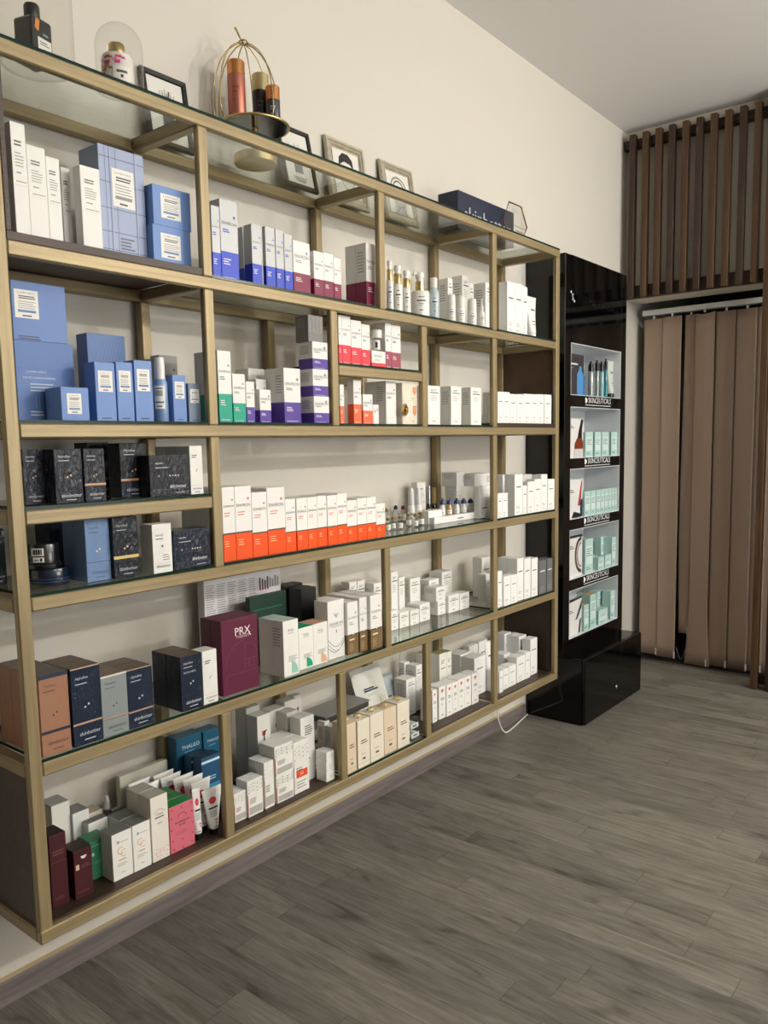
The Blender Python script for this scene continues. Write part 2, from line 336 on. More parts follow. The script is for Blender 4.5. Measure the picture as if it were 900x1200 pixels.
S={
'wt':st('f0efeb',deco=d_wt),'wt2':st('e9e8e4',deco=d_wt,),'plaid':st('a3b0cf',deco=d_plaid),
'cz':st('6f92cf',deco=d_cz),'czbig':st('587ab8',deco=d_czbig),'czbig2':st('6485c4',deco=d_czbig2),'czpat':st('587bb6',deco=d_pat),'czg':st('7d8fa6',deco=d_cz),
'evgr':st('9d9c99',deco=lambda p:deco_env(p,'3d4a4a',0)),
'evb':st('b9bbbd','1138b5',.36,lambda p:deco_env(p,'2a4cc0',.36),mat=foil),
'evm':st('efedea','86214a',.40,lambda p:deco_env(p,'9a9aa4',.40)),
'evt':st('efedea','08a58b',.40,lambda p:deco_env(p,'189b84',.40)),
'evp':st('efedea','5a3fa0',.38,lambda p:deco_env(p,'6a6a76',.38)),
'evr':st('efedea','f0404f',.40,lambda p:deco_env(p,'8a8a92',.40)),'evrs':st('efedea','f0404f',.28,lambda p:(p.dia(.66,.86,.04,'8a8a92'),p.text('ENVIRON',.45,.7,.55,'6f7276'),p.lines(.2,.7,.4,.55,2,'b5b5b5',.4))),
'evd':st('efedea','a84f63',.38,lambda p:deco_env(p,'5a5a62',.38)),
'evo2':st('efedea','f2714a',.45,lambda p:deco_env(p,'8a8a92',.42)),
'evo':st('f1efec','f4530a',.37,d_evo),'evn':st('efeeeb','7d6543',.38,d_evn),'ev35':st('efeeec',deco=d_ev35),
'wev':st('efedea',deco=lambda p:deco_env(p,'53545a',0)),'gift':st('ece4d4',deco=d_gift),'greytxt':st('7d7b79',deco=d_greytxt),
'wb':st('f0efec',deco=d_wl),'wl':st('f0efec',deco=d_wl),'wn':st('f0f0ee',deco=d_wn),
'nvf':st('151b28',deco=d_nv,mat=film),'nvc':st('131822','1a212e',.3,lambda p:(d_nv(p),p.rect(0,.31,1,.35,'c79a72')),mat=film),
'nvw':st('171c26',deco=d_nvw,mat=film),'nvw2':st('121e30',deco=d_nvw,mat=film),'nvb':st('14213a',deco=None,mat=film),
'lbf':st('6f8cb6',deco=lambda p:deco_skb(p,'50607c',.31,None,'e5d9c0'),mat=film),'nvg':st('151b28',deco=lambda p:(deco_skb(p,'b9bcc4',.3,None,'d8b48c'),p.rect(0,.32,1,.37,'d8bf72')),mat=film),
'wsk':st('ecebe6',deco=d_wsk),'wsk2':st('ecebe6',deco=d_wsk2),
'cop':st('a4785f','a4785f',.0,lambda p:(deco_skb(p,'5d4438',.3,'Techno'),p.rect(0,.95,1,1,'232f45'),p.rect(0,.27,1,.30,'232f45')),top='4e463f',mat=film),
'nvk':st('16243a',deco=lambda p:(deco_skb(p,'c5cad4',.28),p.rect(0,.27,1,.295,'b9967c'),p.rect(0,.985,1,1,'c9a68c')),top='5a4638',mat=film),
'gry':st('8d9596',deco=lambda p:(deco_skb(p,'4c5558',.28),p.rect(0,.29,1,.31,'b9967c'),p.rect(0,.97,1,1,'dcd6cc')),top='6a5444',mat=film),
'nvk2':st('132036',deco=d_face,top='5a4638',mat=film),
'prx':st('601838',deco=d_prx),'txtbig':st('e6e6e8',deco=d_txt),'grflat':st('0b3529',deco=lambda p:p.lines(.1,.9,.8,.84,1,'2c6a56',.4,.1)),'blkbox':st('17191b',deco=lambda p:p.lines(.4,.7,.35,.5,2,'44474a',.3)),
'wq':st('f1f0ea',deco=wiqo('9fd0bf',0),top='b9cdc6'),'wqg':st('f1f0ea',deco=wiqo('12a57c',0),top='129a74'),'wqp':st('f1f0ea',deco=wiqo('eab296',0),top='d3a68c'),
'gsl':st('6a6c6e',deco=lambda p:(p.text('hydra',.5,.69,.66,'e6e6e4',.05) if 0 else p.lines(.2,.85,.66,.72,1,'eeeeec',.6,.1),p.lines(.2,.8,.08,.24,5,'9a9c9e',.35))),
'mar':st('43141a',deco=d_mar,top='1f0a0d'),'mar2':st('4c181c',deco=d_mar2,top='35100f'),'grn':st('3f8f6b',deco=d_grn,top='2d7654'),
'cc':st('edece7',deco=d_cc,top='6b6c6a'),'crm':st('ece6dc',deco=d_crm,top='b5b0a4'),'pink':st('d5707f',deco=d_pink,top='14803f'),
'wgt':st('e9e8e0',deco=lambda p:p.rect(.7,.1,.88,.17,'77777a'),top='a9aaa4'),'wgd':st('e6e8e2',deco=lambda p:(p.rect(.15,.42,.3,.56,'44464a'),p.lines(.36,.85,.42,.56,3,'9a9c9a',.35)),top='77797a'),'wgb':st('d8d4c8',deco=lambda p:(p.rect(.15,.3,.32,.45,'55534e'),p.lines(.4,.9,.3,.5,3,'9a968a',.35)),top='b5a08c'),
'grylime':st('c9c8be',deco=d_lime),'th':st('165c7c',deco=d_th,top='256e88'),'thd':st('184f78',deco=d_thd,top='123049'),
'mol':st('ecebe6',deco=d_mol),'mol2':st('ecebe6',deco=d_mol),'molo':st('ecebe6',deco=d_molo),'sun':st('e9e8e3',deco=d_sun),'sun2':st('dedcd6',deco=d_sun2),'ring':st('efeeea',deco=d_ring),
'crw':st('e8dfcd',deco=d_crw),'crw2':st('e0cdb4',deco=d_crw),'hrt':st('f0efec',deco=d_hrt),'olv':st('ecebe2',deco=d_olv,top='9a9460'),
'mint':st('b3d3ce',deco=d_mint),'mintg':st('a9ccc6',deco=d_mint,top='c9a66a'),
'gw':st('d9d8d6',deco=d_gw),'tubep':st('e3e2e0',deco=d_tubep),'wflat':st('f2f2f0',deco=lambda p:p.lines(.44,.56,.35,.6,1,'77777a',.7,.1)),'wflat2':st('efefed',deco=None),'wflat3':st('efefed',deco=None),
}
SIDE_LINES={'wl','wb','wev','evp','evm','evgr','greytxt','gw','mol2','wq'}
def carton(d):
    style,W,H,D=d['style'],d['W'],d['H'],d['D']; s=S[style]
    body=s['mat'](s['body']); m=MB(); b=min(.0012,W*.05,D*.05)
    bm=bmesh.new(); bmesh.ops.create_cube(bm,size=1)
    for v in bm.verts: v.co=Vector((-D/2+v.co.x*D,v.co.y*W,H/2+v.co.z*H))
    if s['band']: bmesh.ops.bisect_plane(bm,geom=bm.verts[:]+bm.edges[:]+bm.faces[:],plane_co=(0,0,H*s['bh']),plane_no=(0,0,1))
    es=[e for e in bm.edges if len(e.link_faces)==2 and e.calc_face_angle()>.5]
    bmesh.ops.bevel(bm,geom=es,offset=b,segments=2,affect='EDGES',profile=.6)
    bandm=s['mat'](s['band']) if s['band'] else body
    topm=(s['mat'](s['top']) if s['top'] else body)
    bm.verts.index_update()
    for f in bm.faces:
        c=f.calc_center_median(); mt=body
        if s['band'] and c.z<H*s['bh']: mt=bandm
        if s['top'] and f.normal.z>.6: mt=topm
        m.add([v.co for v in f.verts],[list(range(len(f.verts)))],mt)
    bm.free()
    # tuck flap lying on the top, a hair proud of it, with rounded free corners
    r=min(W,D)*.18; fl=[(-.0008,-W/2+.0012),(-.0008,W/2-.0012)]
    for i in range(5): a=i*PI/8; fl.append((-D+.002+r-r*math.sin(a),W/2-.0012-r+r*math.cos(a)))
    for i in range(5): a=i*PI/8; fl.append((-D+.002+r-r*math.cos(a),-W/2+.0012+r-r*math.sin(a)))
    n=len(fl); fl=fl[::-1]
    m.add([(x,y,H-.0002) for x,y in fl]+[(x,y,H+.0004) for x,y in fl],[list(range(n,2*n))[::-1]]+[(i,(i+1)%n,n+(i+1)%n,n+i) for i in range(n)],topm)
    o=m.build('carton',None,(d['X'],d['Y'],d['z']))
    if s['deco'] and d['row']==0:
        p=Print(W,H,front(W,H)); (S['mar2']['deco'] if style=='mar' and 'smile' in d['label'] else s['deco'])(p)
        if style in SIDE_LINES and D>.025:
            q=Print(D,H,lside(W,D)); q.lines(.15,.85,.55,.9,7,'a9a8a6',.35,.2); q.build('side_print',o)
        p.build('front_print',o)
    if style=='gift' and d['label'].startswith('lower'):
        t=MB(); rb=random.Random(4)
        for i in range(16):
            a=2*PI*i/16; r1=.022+.006*rb.random(); w=.004
            c=(.004+.006*rb.random()); pts=[(.002,w*math.sin(a)*.6-w*.5*math.sin(a),0)]
            ca,sa=math.cos(a),math.sin(a)
            P=[(.001,-w*sa*.5,w*ca*.5),(.010,ca*r1*.5-w*sa,sa*r1*.5+w*ca),(.004,ca*r1,sa*r1),(.010,ca*r1*.5+w*sa,sa*r1*.5-w*ca),(.001,w*sa*.5,-w*ca*.5)]
            P=[(x,y-W*.42,z+H*.62) for x,y,z in P]; t.add(P,[(0,1,2,3,4)],pbr('gold_foil','8f6f34',.4,.6))
        t.lathe([(.008,0),(.006,.006),(.001,.008)],pbr('gold_foil','8f6f34',.4,.6),M=Matrix.Translation((.008,-W*.42,H*.62))@Matrix.Rotation(PI/2,4,'Y'),seg=12)
        t.build('rosette',o)['label']='gold foil rosette'
    if d.get('k',{}).get('tab'):
        t=MB(); pts=[(-D*.45+.012*math.cos(a),0,H+.0005+.016*math.sin(a)) for a in [i*PI/8 for i in range(9)]]
        for i in range(8):
            (x0,_,z0),(x1,_,z1)=pts[i],pts[i+1]
            t.add([(x0,-.006,z0),(x0,.006,z0),(x1,.006,z1),(x1,-.006,z1),(x0,-.006,z0-.0012),(x0,.006,z0-.0012),(x1,.006,z1-.0012),(x1,-.006,z1-.0012)],[(0,1,2,3),(7,6,5,4),(0,3,7,4),(1,5,6,2)],M_GOLD)
        t.build('ribbon_tab',o)['label']='gold ribbon tab on the lid'
    return o
def curved_print(o,name,r,z0,z1,a0,a1,art,hexbg=None):
    """label wrapped on a cylinder of radius r about the z axis, a0..a1 angles from +X"""
    m=MB(); n=12
    if hexbg:
        vs=[];fs=[]
        for i in range(n+1):
            a=a0+(a1-a0)*i/n; vs+=[(r*math.cos(a),r*math.sin(a),z0),(r*math.cos(a),r*math.sin(a),z1)]
        for i in range(n): fs.append((2*i,2*i+2,2*i+3,2*i+1))
        m.add(vs,fs,paper(hexbg),True)
    for (u0,v0,u1,v1,h) in art:
        vs=[];fs=[];R=r+.0003
        for i in range(n+1):
            a=a0+(a1-a0)*(u0+(u1-u0)*i/n); vs+=[(R*math.cos(a),R*math.sin(a),z0+(z1-z0)*v0),(R*math.cos(a),R*math.sin(a),z0+(z1-z0)*v1)]
        for i in range(n): fs.append((2*i,2*i+2,2*i+3,2*i+1))
        m.add(vs,fs,paper(h),True)
    return m.build(name,o)
STD=[(.3,.80,.7,.83,'55565c'),(.2,.62,.8,.67,'26262c'),(.3,.5,.65,.53,'8a8a8c'),(.3,.42,.6,.44,'8a8a8c'),(.35,.2,.6,.24,'7a7a7c')]
def shell(name,prof,mat,loc=None,parent=None,seg=24,sx=1,sy=1):
    m=MB(); m.lathe(prof,mat,seg=seg,sx=sx,sy=sy); return m.build(name,parent,loc)
def bottle(d):
    k=d['kind']; W,H=d['W'],d['H']; r=W/2*.97; loc=(d['X']-r,d['Y'],d['z']); F=-PI/4
    if k in('pump','bigpump'):
        bh=H*(.62 if k=='pump' else .60); rr=r
        o=shell('pump_bottle',[(rr*.93,0),(rr,.003),(rr,bh-.008),(rr*.9,bh-.002),(rr*.55,bh)],M_WHITEP,loc)
        cr=r*(.78 if k=='pump' else .48)
        shell('collar',[(cr,bh),(cr,bh+H*.2),(cr*.96,bh+H*.205)],M_GOLD,None,o)
        c=MB(); z=bh+H*.206
        c.lathe([(cr*.8,z),(cr*.8,z+H*.08),(cr*.95,z+H*.085),(cr*.95,H-.004),(cr*.8,H)],M_WHITEP)
        if k=='bigpump': c.tube([(0,-cr*.5,H-.006),(0,-cr*1.9,H-.004),(0,-cr*2.3,H-.012)],.0042,M_WHITEP)
        c.build('pump_head',o); curved_print(o,'label_print',rr+.0003,bh*.1,bh*.9,F-.8,F+.8,STD)
    elif k=='toner':
        o=shell('toner_bottle',[(r*.9,0),(r,.004),(r,H*.62),(r*.85,H*.70),(r*.5,H*.75)],pbr('pale_blue_plastic','b9c7cf',.15,0,.5),loc)
        shell('cap',[(r*.62,H*.75),(r*.66,H*.76),(r*.66,H*.98),(r*.58,H)],M_WHITEP,None,o); curved_print(o,'label_print',r+.0003,H*.1,H*.6,F-.8,F+.8,STD)
    elif k=='mini':
        o=shell('travel_bottle',[(r*.9,0),(r,.003),(r,H*.55),(r*.96,H*.57)],M_WHITEP,loc)
        shell('cap',[(r*.97,H*.575),(r*.97,H*.9),(r*.88,H*.97),(r*.5,H)],pbr('cap_white','e4e2dc',.35),None,o); curved_print(o,'label_print',r+.0003,H*.08,H*.55,F-.8,F+.8,STD)
    elif k=='taper':
        o=shell('dropper_bottle',[(r*.7,0),(r*.75,.003),(r*.72,H*.5),(r*.45,H*.56),(r*.3,H*.6)],M_WHITEP,loc)
        shell('cap',[(r*.4,H*.6),(r*.36,H*.75),(r*.16,H*.8),(r*.12,H)],M_WHITEP,None,o); curved_print(o,'label_print',r*.75+.0003,H*.06,H*.48,F-.8,F+.8,STD)
    elif k=='spray':
        o=shell('spray_bottle',[(r*.93,0),(r,.003),(r,H*.6),(r*.8,H*.66)],pbr('blue_bottle','7d9cc8',.2,0,.5),loc)
        shell('cap',[(r*.72,H*.66),(r*.7,H*.9),(r*.62,H)],M_WHITEP,None,o)
        curved_print(o,'label',r+.0003,H*.2,H*.56,F-.75,F+.75,[(.1,.85,.8,.9,'55585e'),(.1,.55,.8,.8,'a5a7aa'),(.1,.25,.9,.32,'5d7ab5'),(.2,.08,.7,.13,'55585e')],'eeece6')
    elif k=='wjar':
        o=shell('small_jar',[(r*.75,0),(r*.78,.002),(r*.78,H*.58),(r*.7,H*.62)],M_CLEAR,loc); shell('lid',[(r*.98,H*.62),(r,H*.64),(r,H*.97),(r*.95,H)],M_WHITEP,None,o)
        curved_print(o,'label',r*.78+.0004,H*.08,H*.52,F-.9,F+.9,[(.3,.2,.6,.8,'3a3a3e')],'eeece6')
    elif k=='njar':
        nv=pbr('navy_jar','17233a',.22,0,.6)
        if d['style']=='jarnavy':
            o=shell('cream_jar',[(r*.96,0),(r,.004),(r,H*.92),(r*.97,H)],nv,loc,seg=36); m=MB()
            for z in (.18,.36): m.lathe([(r+.0004,H*z),(r+.0007,H*z+.0006),(r+.0004,H*z+.0012)],pbr('jar_line','4a5e80',.3),seg=36)
            m.build('rim_line',o)
        else:
            o=shell('cream_jar',[(r*.96,0),(r,.003),(r,H*.2),(r*.9,H*.24),(r*.9,H*.95),(r*.86,H)],pbr('black_jar','121419',.25,0,.5),loc,seg=36)
            curved_print(o,'barcode_label',r*.9+.0005,H*.55,H*.85,-1.3,-.45,[(.12+i*.09,.15,.12+i*.09+.045*(1+i%2),.85,'1a1a1a') for i in range(8)],'eceae4')
            curved_print(o,'price_label',r*.9+.0005,H*.3,H*.5,-1.2,-.45,[(.15,.3,.5,.6,'8a8a88'),(.65,.2,.82,.8,'2a2a2a')],'eceae4')
    elif k=='vial':
        cap=d['k'].get('cap','g'); cm={'g':pbr('vial_gold','b59a62',.3,.8),'b':pbr('vial_blue','2c4a78',.35,.3),'r':pbr('vial_red','7c1f2c',.35,.3)}[cap]
        o=shell('serum_vial',[(r*.9,0),(r,.001),(r,H*.6),(r*.5,H*.7),(r*.45,H*.76)],M_CLEAR,loc,seg=16)
        shell('cap',[(r*.55,H*.76),(r*.6,H*.78),(r*.6,H*.92),(r*.35,H*.96),(r*.3,H)],cm,None,o,16)
        curved_print(o,'label',r+.0003,H*.1,H*.48,F-.9,F+.9,[(.25,.3,.7,.4,'8a8a88'),(.25,.6,.6,.68,'8a8a88')],'efede6')
    elif k=='serum':
        o=shell('dropper_bottle',[(r*.9,0),(r,.003),(r,H*.45),(r*.85,H*.52)],M_WHITEP,loc); shell('dropper_cap',[(r*.8,H*.52),(r*.82,H*.54),(r*.78,H*.9),(r*.5,H)],pbr('cap_grey_white','d5d7da',.25,0,.4),None,o)
        curved_print(o,'label_print',r+.0003,H*.06,H*.45,F-.8,F+.8,[(.3,.5,.7,.62,'77777a'),(.25,.25,.6,.32,'9a9a9c')])
    elif k=='blackb':
        o=shell('serum_bottle',[(r*.9,0),(r,.002),(r,H*.42),(r*.8,H*.46)],pbr('black_plastic','111114',.25,0,.4),loc)
        shell('cap',[(r*.75,H*.46),(r*.75,H*.97),(r*.65,H)],M_GOLD if d['k'].get('cap')=='gold' else pbr('silver_metal','b5b7ba',.25,1),None,o)
        curved_print(o,'label',r+.0003,H*.06,H*.3,F-.8,F+.8,[(.3,.3,.7,.6,'77777a')],'d9d8d4')
    elif k=='bluecap':
        gold=d['k'].get('idx')==1
        o=shell('ampoule_bottle',[(r*.8,0),(r*.85,.001),(r*.85,H*.38),(r*.5,H*.55),(r*.48,H*.62)],pbr('amber_glass','c9a75c',.15,0,.5) if gold else pbr('milk_glass','e3e4e2',.15,0,.5),loc,seg=16)
        shell('cap',[(r*.7,H*.62),(r*.9,H*.64),(r*.62,H*.86),(r*.4,H*.88)],pbr('navy_cap','1d2a66',.3),None,o,16); shell('cap_stud',[(r*.38,H*.88),(r*.45,H*.93),(r*.2,H)],pbr('silver_metal','b5b7ba',.25,1),None,o,12)
        curved_print(o,'label',r*.85+.0003,H*.06,H*.3,F-.8,F+.8,[(.25,.4,.75,.55,'9a9a9c')],'efede6')
    elif k=='lotion':
        c=d['k']['c']; bm_=pbr('lotion_'+c,{'blue':'3f78b8','silver':'9aa3a2','aqua':'7fa9ac','teal':'1f7f88'}[c],.18,.35 if c=='silver' else 0,.6)
        o=shell('lotion_bottle',[(r*.75,0),(r*.8,.003),(r*.8,H*.68),(r*.6,H*.72)],bm_,loc)
        if c!='blue': shell('pump_cap',[(r*.74,H*.72),(r*.76,H*.73),(r*.76,H*.93),(r*.4,H*.94),(r*.4,H)],pbr('black_plastic','111114',.25,0,.4),None,o)
        else: shell('cap',[(r*.5,H*.72),(r*.5,H*.9),(r*.2,H)],bm_,None,o)
    elif k=='dropper':
        o=shell('dropper_bottle',[(r*.9,0),(r,.003),(r,H*.5),(r*.85,H*.55)],pbr('black_plastic','111114',.25,0,.4),loc); shell('collar',[(r*.85,H*.55),(r*.85,H*.75)],pbr('silver_metal','b5b7ba',.25,1),None,o); shell('teat',[(r*.5,H*.75),(r*.5,H*.9),(r*.3,H)],M_WHITEP,None,o)
    return o
def tube_obj(W,H,D,mat,capm,capdown=True,art=None,lean=0):
    """squeeze tube: round cap at the bottom, flattening to a wide crimp at the top; origin at base centre"""
    seg=28; m=MB(); rb=min(W,D)*.42; ch=H*.12 if capdown else 0
    levels=[(ch,rb,rb),(ch+H*.02,rb*1.08,rb*1.08)]+[(ch+(H-ch)*t,rb*1.08*(1-t)+D*.03*t,rb*1.08*(1-t)+W*.5*t) for t in (.2,.45,.7,.88,.93)]+[(H,.0012,W*.5)]
    vs=[];fs=[]
    for z,a,b in levels:
        for j in range(seg):
            q=2*PI*j/seg; vs.append((a*math.cos(q)+lean*z,b*math.sin(q),z))
    n=len(levels)
    for i in range(n-1):
        for j in range(seg): fs.append((i*seg+j,i*seg+(j+1)%seg,(i+1)*seg+(j+1)%seg,(i+1)*seg+j))
    fs.append(list(range(seg))[::-1]); fs.append([(n-1)*seg+j for j in range(seg)])
    m.add(vs,fs,mat,True); o=m.build('squeeze_tube')
    if capdown:
        c=MB(); c.lathe([(rb*1.0,0),(rb*1.04,.002),(rb*1.04,ch*.96),(rb*.95,ch)],capm); c.build('cap',o)
    if art:
        # follow the tube surface: radius at height z on the +X/-Y side
        P=MB()
        def surf(u,v):
            z=ch+(H-ch)*v; t=min(v,.999); a=rb*1.08*(1-t)+D*.03*t; b=rb*1.08*(1-t)+W*.5*t
            y=u*b; x=a*math.sqrt(max(0,1-u*u))+.0006
            return (x+lean*z,y,z)
        for poly,h in art:
            k=[surf(u,v) for u,v in poly]; P.add(k,[list(range(len(k)))],paper(h))
        P.build('front_print',o)
    return o
def disc_art(u,v,r,h,n=14,asp=.5): return ([(u+r*math.cos(2*PI*i/n),v+r*asp*math.sin(2*PI*i/n)) for i in range(n)],h)
def ra(u0,v0,u1,v1,h): return ([(u0,v0),((u0+u1)/2,v0),(u1,v0),(u1,v1),((u0+u1)/2,v1),(u0,v1)],h)
